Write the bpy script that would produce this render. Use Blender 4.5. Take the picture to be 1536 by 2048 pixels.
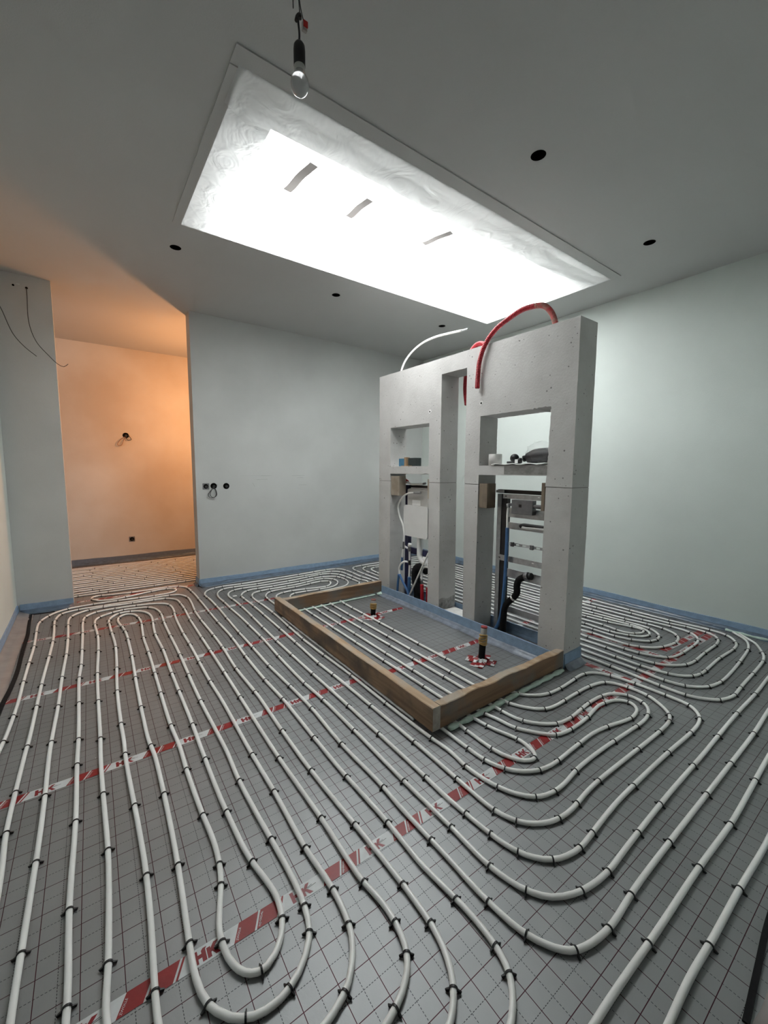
import bpy, bmesh, math, random
from mathutils import Vector, Matrix, Euler

for o in list(bpy.data.objects):
    bpy.data.objects.remove(o, do_unlink=True)
SC = bpy.context.scene
COL = SC.collection
RND = random.Random(7)

# ------------------------------------------------------------------ camera, world, light, exposure
CAM_YAW, CAM_PITCH, CAM_ROLL, CAM_H = 0.6317, 0.1017, -0.0049, 1.3796
cam_data = bpy.data.cameras.new('camera')
cam_data.sensor_fit = 'VERTICAL'
cam_data.sensor_height = 36.0
cam_data.lens = 818.5 / 2048 * 36.0
cam_data.clip_start = 0.02
cam = bpy.data.objects.new('camera', cam_data)
COL.objects.link(cam)
_f = Vector((math.sin(CAM_YAW) * math.cos(CAM_PITCH), math.cos(CAM_YAW) * math.cos(CAM_PITCH), -math.sin(CAM_PITCH)))
_r = Vector((math.cos(CAM_YAW), -math.sin(CAM_YAW), 0))
_d = _f.cross(_r)
_r2 = math.cos(CAM_ROLL) * _r + math.sin(CAM_ROLL) * _d
_d2 = -math.sin(CAM_ROLL) * _r + math.cos(CAM_ROLL) * _d
_m = Matrix.Identity(4)
for i in range(3):
    _m[i][0] = _r2[i]; _m[i][1] = -_d2[i]; _m[i][2] = -_f[i]
_m[0][3], _m[1][3], _m[2][3] = 0.0, 0.0, CAM_H
cam.matrix_world = _m
SC.camera = cam

world = bpy.data.worlds.new('overcast_sky'); SC.world = world
world.use_nodes = True
world.node_tree.nodes['Background'].inputs[0].default_value = (0.80, 0.88, 0.95, 1)
world.node_tree.nodes['Background'].inputs[1].default_value = 1.0
SKY_L = 9.6                      # brightness of the overcast sky seen in the diffusing skylight glazing
SKY_C = (0.985, 1.0, 0.995)
LAMP_W, LAMP_C = 46.0, (1.0, 0.44, 0.17)
SC.view_settings.view_transform = 'Standard'
SC.view_settings.look = 'None'
SC.view_settings.exposure = 0.62
SC.view_settings.gamma = 1.0
SC.view_settings.use_curve_mapping = False
try:
    SC.cycles.use_denoising = True
    SC.cycles.max_bounces = 9
    SC.cycles.diffuse_bounces = 5
    SC.cycles.transparent_max_bounces = 8
    SC.cycles.sample_clamp_indirect = 6.0
    SC.cycles.caustics_reflective = False
    SC.cycles.caustics_refractive = False
except Exception:
    pass

# ------------------------------------------------------------------ helpers
def link(name, mesh, mat=None, parent=None):
    o = bpy.data.objects.new(name, mesh)
    COL.objects.link(o)
    if mat is not None and len(mesh.materials) == 0:
        for m in (mat if isinstance(mat, (list, tuple)) else [mat]):
            mesh.materials.append(m)
    if parent is not None:
        o.parent = parent
    return o

def tag(o, label, cat, group=None):
    o['label'] = label; o['category'] = cat
    if group: o['group'] = group
    return o

def thing(name, label, cat, loc=(0, 0, 0), group=None):
    o = bpy.data.objects.new(name, None)
    o.empty_display_size = 0.1
    COL.objects.link(o); o.location = loc
    return tag(o, label, cat, group)

def part(name, mesh, mat, parent):
    """mesh is in world coordinates: keep it there under a moved parent"""
    o = link(name, mesh, mat, parent)
    p = parent; off = Vector((0, 0, 0))
    while p is not None:
        off += p.location; p = p.parent
    o.location = -off
    return o

def struct(name, mesh, mat, parent=None):
    o = link(name, mesh, mat, parent)
    if parent is None: o['kind'] = 'structure'
    return o

def to_mesh(bm, smooth=False, name='m'):
    bmesh.ops.recalc_face_normals(bm, faces=bm.faces)
    me = bpy.data.meshes.new(name)
    bm.to_mesh(me); bm.free()
    if smooth:
        for p in me.polygons: p.use_smooth = True
    return me

def add_box(bm, x0, x1, y0, y1, z0, z1, mi=0):
    v = [bm.verts.new((x, y, z)) for x in (x0, x1) for y in (y0, y1) for z in (z0, z1)]
    fs = []
    for q in ((0, 1, 3, 2), (4, 6, 7, 5), (0, 4, 5, 1), (2, 3, 7, 6), (0, 2, 6, 4), (1, 5, 7, 3)):
        f = bm.faces.new([v[i] for i in q]); f.material_index = mi; fs.append(f)
    return v

def box(x0, x1, y0, y1, z0, z1, bevel=0.0):
    bm = bmesh.new(); add_box(bm, x0, x1, y0, y1, z0, z1)
    if bevel:
        bmesh.ops.bevel(bm, geom=list(bm.edges), offset=bevel, segments=2, affect='EDGES', profile=0.6)
    return to_mesh(bm)

def add_cyl(bm, p0, p1, r0, r1=None, n=16, cap=True, mi=0):
    r1 = r0 if r1 is None else r1
    p0, p1 = Vector(p0), Vector(p1)
    d = (p1 - p0).normalized()
    a = d.orthogonal().normalized(); b = d.cross(a)
    A, B = [], []
    for i in range(n):
        t = 2 * math.pi * i / n
        u = a * math.cos(t) + b * math.sin(t)
        A.append(bm.verts.new(p0 + u * r0)); B.append(bm.verts.new(p1 + u * r1))
    for i in range(n):
        f = bm.faces.new([A[i], A[(i + 1) % n], B[(i + 1) % n], B[i]]); f.material_index = mi; f.smooth = True
    if cap:
        f = bm.faces.new(list(reversed(A))); f.material_index = mi
        f = bm.faces.new(B); f.material_index = mi

def cyl(p0, p1, r0, r1=None, n=16, cap=True):
    bm = bmesh.new(); add_cyl(bm, p0, p1, r0, r1, n, cap); return to_mesh(bm)

def catmull(pts, step=0.02, closed=False):
    P = [Vector(p) for p in pts]
    n = len(P); out = []
    Q = [P[0] * 2 - P[1]] + P + [P[-1] * 2 - P[-2]]
    for i in range(n - 1):
        p0, p1, p2, p3 = Q[i:i + 4]
        L = (p2 - p1).length
        t0 = 0.0
        t1 = max((p1 - p0).length, 1e-5) ** .5
        t2 = t1 + max(L, 1e-5) ** .5
        t3 = t2 + max((p3 - p2).length, 1e-5) ** .5
        m = max(1, int(round(L / step)))
        for k in range(m):
            t = t1 + (t2 - t1) * k / m
            A1 = p0 * ((t1 - t) / (t1 - t0)) + p1 * ((t - t0) / (t1 - t0))
            A2 = p1 * ((t2 - t) / (t2 - t1)) + p2 * ((t - t1) / (t2 - t1))
            A3 = p2 * ((t3 - t) / (t3 - t2)) + p3 * ((t - t2) / (t3 - t2))
            B1 = A1 * ((t2 - t) / (t2 - t0)) + A2 * ((t - t0) / (t2 - t0))
            B2 = A2 * ((t3 - t) / (t3 - t1)) + A3 * ((t - t1) / (t3 - t1))
            out.append(B1 * ((t2 - t) / (t2 - t1)) + B2 * ((t - t1) / (t2 - t1)))
    out.append(P[-1].copy())
    return out

def add_tube(bm, pts, r, n=10, rfun=None, cap=True, mi=0):
    pts = [Vector(p) for p in pts]
    rings = []
    up = None
    for i, p in enumerate(pts):
        t = (pts[min(i + 1, len(pts) - 1)] - pts[max(i - 1, 0)])
        if t.length < 1e-9: t = Vector((0, 0, 1))
        t.normalize()
        if up is None:
            up = Vector((0, 0, 1)) if abs(t.z) < 0.9 else Vector((1, 0, 0))
        up = (up - t * up.dot(t))
        if up.length < 1e-6: up = t.orthogonal()
        up.normalize()
        s = t.cross(up)
        rr = r if rfun is None else rfun(i / (len(pts) - 1.0), i)
        rings.append([bm.verts.new(p + (up * math.cos(2 * math.pi * k / n) + s * math.sin(2 * math.pi * k / n)) * rr) for k in range(n)])
    for a, b in zip(rings, rings[1:]):
        for k in range(n):
            f = bm.faces.new([a[k], a[(k + 1) % n], b[(k + 1) % n], b[k]]); f.smooth = True; f.material_index = mi
    if cap:
        f = bm.faces.new(rings[0]); f.material_index = mi
        f = bm.faces.new(list(reversed(rings[-1]))); f.material_index = mi

def tube(pts, r, step=0.015, n=10, rfun=None, cap=True):
    bm = bmesh.new(); add_tube(bm, catmull(pts, step), r, n, rfun, cap); return to_mesh(bm)

def add_lathe(bm, prof, c, n=24, mi=0):
    """prof: list of (r, z) about a vertical axis at c=(x, y)"""
    rings = []
    for r, z in prof:
        if r < 1e-6: rings.append([bm.verts.new((c[0], c[1], z))])
        else: rings.append([bm.verts.new((c[0] + r * math.cos(2 * math.pi * k / n), c[1] + r * math.sin(2 * math.pi * k / n), z)) for k in range(n)])
    for a, b in zip(rings, rings[1:]):
        for k in range(n):
            if len(a) == 1 and len(b) == 1: continue
            if len(a) == 1: vs = [a[0], b[k], b[(k + 1) % n]]
            elif len(b) == 1: vs = [a[k], a[(k + 1) % n], b[0]]
            else: vs = [a[k], a[(k + 1) % n], b[(k + 1) % n], b[k]]
            f = bm.faces.new(vs); f.smooth = True; f.material_index = mi

def lathe(prof, c, n=24):
    bm = bmesh.new(); add_lathe(bm, prof, c, n); return to_mesh(bm)

def flat_with_holes(bm, loops, tf):
    """loops: outer + hole outlines in 2D, tf maps (u, v) -> 3D; returns the new faces"""
    edges = []
    for lp in loops:
        vs = [bm.verts.new(tf(u, v)) for u, v in lp]
        for i in range(len(vs)):
            edges.append(bm.edges.new((vs[i], vs[(i + 1) % len(vs)])))
    r = bmesh.ops.triangle_fill(bm, use_beauty=True, use_dissolve=False, edges=edges)
    return [g for g in r['geom'] if isinstance(g, bmesh.types.BMFace)]

def slab_with_holes(loops, tf, thick):
    bm = bmesh.new()
    fs = flat_with_holes(bm, loops, tf)
    r = bmesh.ops.extrude_face_region(bm, geom=fs)
    bmesh.ops.translate(bm, verts=[g for g in r['geom'] if isinstance(g, bmesh.types.BMVert)], vec=thick)
    return to_mesh(bm)

def rough_loop(pts, jitter, step, rnd, zones=None):
    """subdivide an outline and jitter it slightly (chipped concrete edges)"""
    out = []
    for i, p in enumerate(pts):
        q = pts[(i + 1) % len(pts)]
        L = math.hypot(q[0] - p[0], q[1] - p[1]); m = max(1, int(L / step))
        for k in range(m):
            t = k / m
            x, y = p[0] + (q[0] - p[0]) * t, p[1] + (q[1] - p[1]) * t
            j = jitter
            if zones:
                for zx, zy, zr, zj in zones:
                    if math.hypot(x - zx, y - zy) < zr: j = zj
            if k: x += rnd.uniform(-j, j); y += rnd.uniform(-j, j)
            out.append((x, y))
    return out

# ------------------------------------------------------------------ materials
def nodes(name):
    m = bpy.data.materials.new(name); m.use_nodes = True
    nt = m.node_tree; return m, nt, nt.nodes['Principled BSDF']

def N(nt, t, **kw):
    n = nt.nodes.new(t)
    for k, v in kw.items(): setattr(n, k, v)
    return n

def mat(name, col, rough=0.6, metal=0.0, noise=0.0, nscale=6.0, bump=0.0, bscale=60.0, col2=None, spec=0.5, coat=0.0):
    m, nt, b = nodes(name)
    b.inputs['Roughness'].default_value = rough
    b.inputs['Metallic'].default_value = metal
    b.inputs['Specular IOR Level'].default_value = spec
    b.inputs['Coat Weight'].default_value = coat
    tc = N(nt, 'ShaderNodeTexCoord')
    if noise or col2:
        nz = N(nt, 'ShaderNodeTexNoise'); nz.inputs['Scale'].default_value = nscale; nz.inputs['Detail'].default_value = 5
        nt.links.new(tc.outputs['Object'], nz.inputs['Vector'])
        r = N(nt, 'ShaderNodeValToRGB')
        c2 = col2 or tuple(max(0, c * (1 - noise)) for c in col)
        r.color_ramp.elements[0].position = 0.35; r.color_ramp.elements[1].position = 0.68
        r.color_ramp.elements[0].color = (*c2, 1); r.color_ramp.elements[1].color = (*col, 1)
        nt.links.new(nz.outputs['Fac'], r.inputs['Fac'])
        nt.links.new(r.outputs['Color'], b.inputs['Base Color'])
    else:
        b.inputs['Base Color'].default_value = (*col, 1)
    if bump:
        bz = N(nt, 'ShaderNodeTexNoise'); bz.inputs['Scale'].default_value = bscale; bz.inputs['Detail'].default_value = 3
        nt.links.new(tc.outputs['Object'], bz.inputs['Vector'])
        bp = N(nt, 'ShaderNodeBump'); bp.inputs['Strength'].default_value = bump; bp.inputs['Distance'].default_value = 0.01
        nt.links.new(bz.outputs['Fac'], bp.inputs['Height'])
        nt.links.new(bp.outputs['Normal'], b.inputs['Normal'])
    return m

M = {}
M['plaster'] = mat('pale_plaster', (0.675, 0.730, 0.702), 0.85, noise=0.07, nscale=1.7, bump=0.12, bscale=140)
M['plaster_grey'] = mat('grey_plaster', (0.56, 0.57, 0.56), 0.85, noise=0.14, nscale=1.3, bump=0.12, bscale=140)  # greyer than the side walls, for back wall and stub
M['ceiling'] = mat('ceiling_plaster', (0.53, 0.53, 0.525), 0.9, noise=0.04, nscale=1.2, bump=0.08, bscale=160)
M['plaster_stained'] = mat('stained_plaster', (0.72, 0.69, 0.64), 0.85, nscale=0.9, col2=(0.58, 0.50, 0.41), bump=0.12, bscale=120)
M['subfloor'] = mat('screed', (0.35, 0.34, 0.33), 0.9, noise=0.2, nscale=5)
M['pipe'] = mat('white_pipe_plastic', (0.93, 0.925, 0.905), 0.28, noise=0.03, nscale=14)
M['black'] = mat('black_plastic', (0.012, 0.012, 0.014), 0.45, noise=0.2, nscale=30)
M['rubber'] = mat('black_rubber', (0.009, 0.009, 0.010), 0.7, noise=0.3, nscale=25, bump=0.2, bscale=40, spec=0.2)
M['navy'] = mat('navy_painted_steel', (0.010, 0.012, 0.060), 0.4, noise=0.1, nscale=20)
M['steel'] = mat('galvanised_steel', (0.46, 0.47, 0.48), 0.42, metal=0.75, noise=0.18, nscale=30)
M['dark_steel'] = mat('dull_grey_metal', (0.20, 0.20, 0.21), 0.5, metal=0.4, noise=0.2, nscale=25)
M['white_plastic'] = mat('white_plastic', (0.80, 0.80, 0.79), 0.35, noise=0.03, nscale=10)
M['grey_plastic'] = mat('grey_plastic', (0.52, 0.51, 0.49), 0.5, noise=0.08, nscale=14)
M['blue_hose'] = mat('blue_corrugated_sleeve', (0.06, 0.16, 0.36), 0.45, noise=0.15, nscale=30)
M['red_hose'] = mat('red_corrugated_sleeve', (0.40, 0.008, 0.020), 0.42, noise=0.12, nscale=30)
M['foam_blue'] = mat('blue_edge_foam', (0.27, 0.385, 0.54), 0.75, noise=0.16, nscale=22, bump=0.25, bscale=90)
M['foam_grey'] = mat('grey_blue_edge_foam', (0.16, 0.20, 0.26), 0.75, noise=0.16, nscale=22, bump=0.25, bscale=90)
M['film_blue'] = mat('blue_grey_film_skirt', (0.13, 0.18, 0.25), 0.28, noise=0.35, nscale=16, bump=0.5, bscale=18)
M['film_pale'] = mat('pale_blue_film_skirt', (0.27, 0.31, 0.38), 0.3, noise=0.4, nscale=14, bump=0.6, bscale=16)
M['skirt_left'] = mat('grey_foil_skirt', (0.30, 0.28, 0.27), 0.4, noise=0.2, nscale=9, bump=0.3, bscale=12)
M['pu_foam'] = mat('mint_expanding_foam', (0.60, 0.74, 0.66), 0.8, noise=0.12, nscale=40, bump=0.5, bscale=60)
M['tape_white'] = mat('tape_white_print', (0.62, 0.64, 0.65), 0.42, noise=0.10, nscale=30, bump=0.15, bscale=25)
M['tape_red'] = mat('tape_red_print', (0.27, 0.010, 0.012), 0.42, noise=0.15, nscale=30, bump=0.15, bscale=25)
M['tape_dark'] = mat('tape_dark_red_print', (0.22, 0.008, 0.014), 0.35)
M['tape_ink'] = mat('tape_black_print', (0.03, 0.03, 0.035), 0.4)
M['paper'] = mat('white_foam_sheet', (0.85, 0.86, 0.85), 0.6)
M['card'] = mat('brown_cardboard', (0.36, 0.24, 0.14), 0.8, noise=0.2, nscale=20)
M['card_blue'] = mat('blue_card_print', (0.05, 0.18, 0.30), 0.6, noise=0.2, nscale=20)
M['card_dark'] = mat('shaded_card_inside', (0.02, 0.03, 0.03), 0.8)
M['ledge'] = mat('pale_mortar', (0.62, 0.61, 0.59), 0.85, noise=0.12, nscale=18, bump=0.4, bscale=30)
M['red_plastic'] = mat('red_plastic', (0.50, 0.02, 0.015), 0.4)
M['ptape'] = mat('tan_packing_tape', (0.52, 0.33, 0.11), 0.3, noise=0.25, nscale=30, bump=0.3, bscale=30)
M['grey_pipe'] = mat('grey_drain_pipe', (0.28, 0.27, 0.26), 0.5, noise=0.2, nscale=20)
M['hole'] = mat('painted_hole_black', (0.005, 0.0045, 0.004), 0.95, noise=0.3, nscale=20, spec=0.05)  # near-black colour stands in for the shade inside holes
M['wire'] = mat('dark_cable', (0.05, 0.05, 0.05), 0.5)
M['wire_brown'] = mat('brown_cable', (0.30, 0.15, 0.08), 0.5)

def concrete_mat():
    m, nt, b = nodes('cast_concrete')
    b.inputs['Roughness'].default_value = 0.85
    tc = N(nt, 'ShaderNodeTexCoord')
    nz = N(nt, 'ShaderNodeTexNoise'); nz.inputs['Scale'].default_value = 2.2; nz.inputs['Detail'].default_value = 8; nz.inputs['Roughness'].default_value = 0.65
    nt.links.new(tc.outputs['Object'], nz.inputs['Vector'])
    r = N(nt, 'ShaderNodeValToRGB')
    r.color_ramp.elements[0].position = 0.3; r.color_ramp.elements[1].position = 0.72
    r.color_ramp.elements[0].color = (0.46, 0.45, 0.44, 1); r.color_ramp.elements[1].color = (0.60, 0.59, 0.58, 1)
    nt.links.new(nz.outputs['Fac'], r.inputs['Fac'])
    v = N(nt, 'ShaderNodeTexVoronoi'); v.inputs['Scale'].default_value = 30
    nt.links.new(tc.outputs['Object'], v.inputs['Vector'])
    gate = N(nt, 'ShaderNodeTexNoise'); gate.inputs['Scale'].default_value = 11
    nt.links.new(tc.outputs['Object'], gate.inputs['Vector'])
    g = N(nt, 'ShaderNodeMapRange'); g.inputs['From Min'].default_value = 0.42; g.inputs['From Max'].default_value = 0.75; g.inputs['To Min'].default_value = 0.0; g.inputs['To Max'].default_value = 0.24
    nt.links.new(gate.outputs['Fac'], g.inputs['Value'])
    lt = N(nt, 'ShaderNodeMath', operation='LESS_THAN')
    nt.links.new(v.outputs['Distance'], lt.inputs[0]); nt.links.new(g.outputs['Result'], lt.inputs[1])
    mx = N(nt, 'ShaderNodeMix', data_type='RGBA')
    nt.links.new(lt.outputs[0], mx.inputs['Factor'])
    nt.links.new(r.outputs['Color'], mx.inputs['A']); mx.inputs['B'].default_value = (0.20, 0.19, 0.185, 1)
    nt.links.new(mx.outputs['Result'], b.inputs['Base Color'])
    bz = N(nt, 'ShaderNodeTexNoise'); bz.inputs['Scale'].default_value = 70; bz.inputs['Detail'].default_value = 4
    nt.links.new(tc.outputs['Object'], bz.inputs['Vector'])
    sub = N(nt, 'ShaderNodeMath', operation='SUBTRACT'); nt.links.new(bz.outputs['Fac'], sub.inputs[0]); nt.links.new(lt.outputs[0], sub.inputs[1])
    bp = N(nt, 'ShaderNodeBump'); bp.inputs['Strength'].default_value = 0.25; bp.inputs['Distance'].default_value = 0.006
    nt.links.new(sub.outputs[0], bp.inputs['Height']); nt.links.new(bp.outputs['Normal'], b.inputs['Normal'])
    return m
M['concrete'] = concrete_mat()

def wood_mat(name, c1, c2, c3, axis):
    m, nt, b = nodes(name)
    b.inputs['Roughness'].default_value = 0.7
    tc = N(nt, 'ShaderNodeTexCoord'); mp = N(nt, 'ShaderNodeMapping')
    s = [22.0, 22.0, 22.0]; s[axis] = 1.6
    mp.inputs['Scale'].default_value = s
    nt.links.new(tc.outputs['Object'], mp.inputs['Vector'])
    nz = N(nt, 'ShaderNodeTexNoise'); nz.inputs['Scale'].default_value = 1.0; nz.inputs['Detail'].default_value = 6; nz.inputs['Distortion'].default_value = 0.7
    nt.links.new(mp.outputs['Vector'], nz.inputs['Vector'])
    r = N(nt, 'ShaderNodeValToRGB')
    r.color_ramp.elements[0].position = 0.3; r.color_ramp.elements[1].position = 0.7
    r.color_ramp.elements[0].color = (*c1, 1); r.color_ramp.elements[1].color = (*c2, 1)
    nt.links.new(nz.outputs['Fac'], r.inputs['Fac'])
    st = N(nt, 'ShaderNodeTexNoise'); st.inputs['Scale'].default_value = 4.5; st.inputs['Detail'].default_value = 4
    nt.links.new(tc.outputs['Object'], st.inputs['Vector'])
    rr = N(nt, 'ShaderNodeValToRGB'); rr.color_ramp.elements[0].position = 0.47; rr.color_ramp.elements[1].position = 0.66
    rr.color_ramp.elements[0].color = (0, 0, 0, 1); rr.color_ramp.elements[1].color = (0.95, 0.95, 0.95, 1)
    nt.links.new(st.outputs['Fac'], rr.inputs['Fac'])
    mx = N(nt, 'ShaderNodeMix', data_type='RGBA')
    nt.links.new(rr.outputs['Color'], mx.inputs['Factor']); nt.links.new(r.outputs['Color'], mx.inputs['A']); mx.inputs['B'].default_value = (*c3, 1)
    nt.links.new(mx.outputs['Result'], b.inputs['Base Color'])
    bp = N(nt, 'ShaderNodeBump'); bp.inputs['Strength'].default_value = 0.3; bp.inputs['Distance'].default_value = 0.004
    nt.links.new(nz.outputs['Fac'], bp.inputs['Height']); nt.links.new(bp.outputs['Normal'], b.inputs['Normal'])
    return m
M['wood_y'] = wood_mat('stained_formwork_wood', (0.15, 0.085, 0.045), (0.31, 0.20, 0.12), (0.09, 0.066, 0.05), 1)
M['wood_x'] = wood_mat('stained_formwork_wood_cross', (0.14, 0.075, 0.04), (0.27, 0.165, 0.095), (0.16, 0.14, 0.12), 0)
M['wood_top'] = wood_mat('pale_wood_edge', (0.34, 0.22, 0.13), (0.50, 0.37, 0.25), (0.40, 0.34, 0.28), 1)
M['wood_end'] = mat('grey_end_grain', (0.42, 0.38, 0.33), 0.8, noise=0.2, nscale=40, bump=0.3, bscale=120)
M['wood_pale'] = wood_mat('pale_softwood', (0.36, 0.31, 0.25), (0.46, 0.41, 0.34), (0.27, 0.22, 0.17), 2)
M['wood_dark'] = wood_mat('brown_softwood', (0.16, 0.125, 0.09), (0.24, 0.19, 0.14), (0.12, 0.09, 0.065), 2)

def grid_mat():
    """grey insulation foil with a printed 10 cm grid of solid lines and dashed 5 cm lines between them"""
    m, nt, b = nodes('printed_grid_foil')
    tc = N(nt, 'ShaderNodeTexCoord'); sp = N(nt, 'ShaderNodeSeparateXYZ')
    nt.links.new(tc.outputs['Object'], sp.inputs[0])
    L = nt.links
    def mth(op, a, bb=None, c=None):
        n = N(nt, 'ShaderNodeMath', operation=op)
        for i, v in enumerate((a, bb, c)):
            if v is None: continue
            if isinstance(v, (int, float)): n.inputs[i].default_value = v
            else: L.new(v, n.inputs[i])
        return n.outputs[0]
    X, Y = sp.outputs[0], sp.outputs[1]
    def dist(c, off):           # distance (m) to the nearest line of a 10 cm family
        return mth('PINGPONG', mth('ADD', c, 10.0 + off), 0.05)
    w = 0.0011
    solid = mth('MAXIMUM', mth('LESS_THAN', dist(X, 0.0), w), mth('LESS_THAN', dist(Y, 0.0), w))
    dx = mth('MULTIPLY', mth('LESS_THAN', dist(X, 0.05), w * 0.75), mth('LESS_THAN', mth('FRACT', mth('DIVIDE', mth('ADD', Y, 10.0), 0.0085)), 0.62))
    dy = mth('MULTIPLY', mth('LESS_THAN', dist(Y, 0.05), w * 0.75), mth('LESS_THAN', mth('FRACT', mth('DIVIDE', mth('ADD', X, 10.0), 0.0085)), 0.62))
    dash = mth('MAXIMUM', dx, dy)
    nz = N(nt, 'ShaderNodeTexNoise'); nz.inputs['Scale'].default_value = 2.5; nz.inputs['Detail'].default_value = 6
    L.new(tc.outputs['Object'], nz.inputs['Vector'])
    r = N(nt, 'ShaderNodeValToRGB'); r.color_ramp.elements[0].position = 0.35; r.color_ramp.elements[1].position = 0.7
    r.color_ramp.elements[0].color = (0.25, 0.257, 0.263, 1); r.color_ramp.elements[1].color = (0.298, 0.305, 0.311, 1)
    L.new(nz.outputs['Fac'], r.inputs['Fac'])
    m1 = N(nt, 'ShaderNodeMix', data_type='RGBA'); L.new(dash, m1.inputs['Factor']); L.new(r.outputs['Color'], m1.inputs['A']); m1.inputs['B'].default_value = (0.045, 0.045, 0.05, 1)
    m2 = N(nt, 'ShaderNodeMix', data_type='RGBA'); L.new(solid, m2.inputs['Factor']); L.new(m1.outputs['Result'], m2.inputs['A']); m2.inputs['B'].default_value = (0.060, 0.020, 0.028, 1)
    L.new(m2.outputs['Result'], b.inputs['Base Color'])
    b.inputs['Roughness'].default_value = 0.5
    b.inputs['Specular IOR Level'].default_value = 0.2
    b.inputs['Metallic'].default_value = 0.62
    fz = N(nt, 'ShaderNodeTexNoise'); fz.inputs['Scale'].default_value = 7; fz.inputs['Detail'].default_value = 8; fz.inputs['Roughness'].default_value = 0.75
    L.new(tc.outputs['Object'], fz.inputs['Vector'])
    bp = N(nt, 'ShaderNodeBump'); bp.inputs['Strength'].default_value = 0.16; bp.inputs['Distance'].default_value = 0.01
    L.new(fz.outputs['Fac'], bp.inputs['Height']); L.new(bp.outputs['Normal'], b.inputs['Normal'])
    return m
M['grid'] = grid_mat()

def film_mat(name, trans, tint):
    m = bpy.data.materials.new(name); m.use_nodes = True
    nt = m.node_tree; nt.nodes.clear(); L = nt.links
    out = N(nt, 'ShaderNodeOutputMaterial')
    tl = N(nt, 'ShaderNodeBsdfTranslucent'); tl.inputs['Color'].default_value = (*tint, 1)
    tp = N(nt, 'ShaderNodeBsdfTransparent'); tp.inputs['Color'].default_value = (1, 1, 1, 1)
    gl = N(nt, 'ShaderNodeBsdfGlossy'); gl.inputs['Roughness'].default_value = 0.25
    tc = N(nt, 'ShaderNodeTexCoord'); nz = N(nt, 'ShaderNodeTexNoise'); nz.inputs['Scale'].default_value = 5; nz.inputs['Distortion'].default_value = 2.5
    L.new(tc.outputs['Object'], nz.inputs['Vector'])
    bp = N(nt, 'ShaderNodeBump'); bp.inputs['Strength'].default_value = 0.6; bp.inputs['Distance'].default_value = 0.02
    L.new(nz.outputs['Fac'], bp.inputs['Height'])
    for s in (tl, gl): L.new(bp.outputs['Normal'], s.inputs['Normal'])
    a = N(nt, 'ShaderNodeMixShader'); a.inputs[0].default_value = trans
    L.new(tl.outputs[0], a.inputs[1]); L.new(tp.outputs[0], a.inputs[2])
    c = N(nt, 'ShaderNodeMixShader'); c.inputs[0].default_value = 0.05
    L.new(a.outputs[0], c.inputs[1]); L.new(gl.outputs[0], c.inputs[2])
    L.new(c.outputs[0], out.inputs[0])
    return m
M['film'] = film_mat('milky_plastic_film', 0.30, (0.93, 0.95, 0.95))
M['bag'] = film_mat('clear_plastic_bag', 0.93, (0.8, 0.8, 0.8))

def thin_paper(name, col, w):
    m, nt, b = nodes(name); L = nt.links
    b.inputs['Base Color'].default_value = (*col, 1); b.inputs['Roughness'].default_value = 0.7
    tl = N(nt, 'ShaderNodeBsdfTranslucent'); tl.inputs['Color'].default_value = (*col, 1)
    mx = N(nt, 'ShaderNodeMixShader'); mx.inputs[0].default_value = w
    out = [n for n in nt.nodes if n.type == 'OUTPUT_MATERIAL'][0]
    L.new(b.outputs[0], mx.inputs[1]); L.new(tl.outputs[0], mx.inputs[2]); L.new(mx.outputs[0], out.inputs[0])
    return m
M['masking'] = thin_paper('masking_tape', (0.66, 0.64, 0.63), 0.30)

def glow_mat(name, col, s):
    m = bpy.data.materials.new(name); m.use_nodes = True
    nt = m.node_tree; nt.nodes.clear()
    out = N(nt, 'ShaderNodeOutputMaterial'); e = N(nt, 'ShaderNodeEmission')
    e.inputs[0].default_value = (*col, 1); e.inputs[1].default_value = s
    nt.links.new(e.outputs[0], out.inputs[0]); return m
M['skyglass'] = glow_mat('daylit_opal_glazing', SKY_C, SKY_L)
M['lit_bulb'] = glow_mat('lit_warm_bulb', LAMP_C, 12.0)

def bulb_mat():
    m, nt, b = nodes('frosted_bulb_glass')
    b.inputs['Base Color'].default_value = (0.75, 0.75, 0.76, 1)
    b.inputs['Roughness'].default_value = 0.12
    b.inputs['Transmission Weight'].default_value = 0.55
    b.inputs['Coat Weight'].default_value = 0.6
    b.inputs['Coat Roughness'].default_value = 0.03
    return m
M['bulb'] = bulb_mat()
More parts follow.
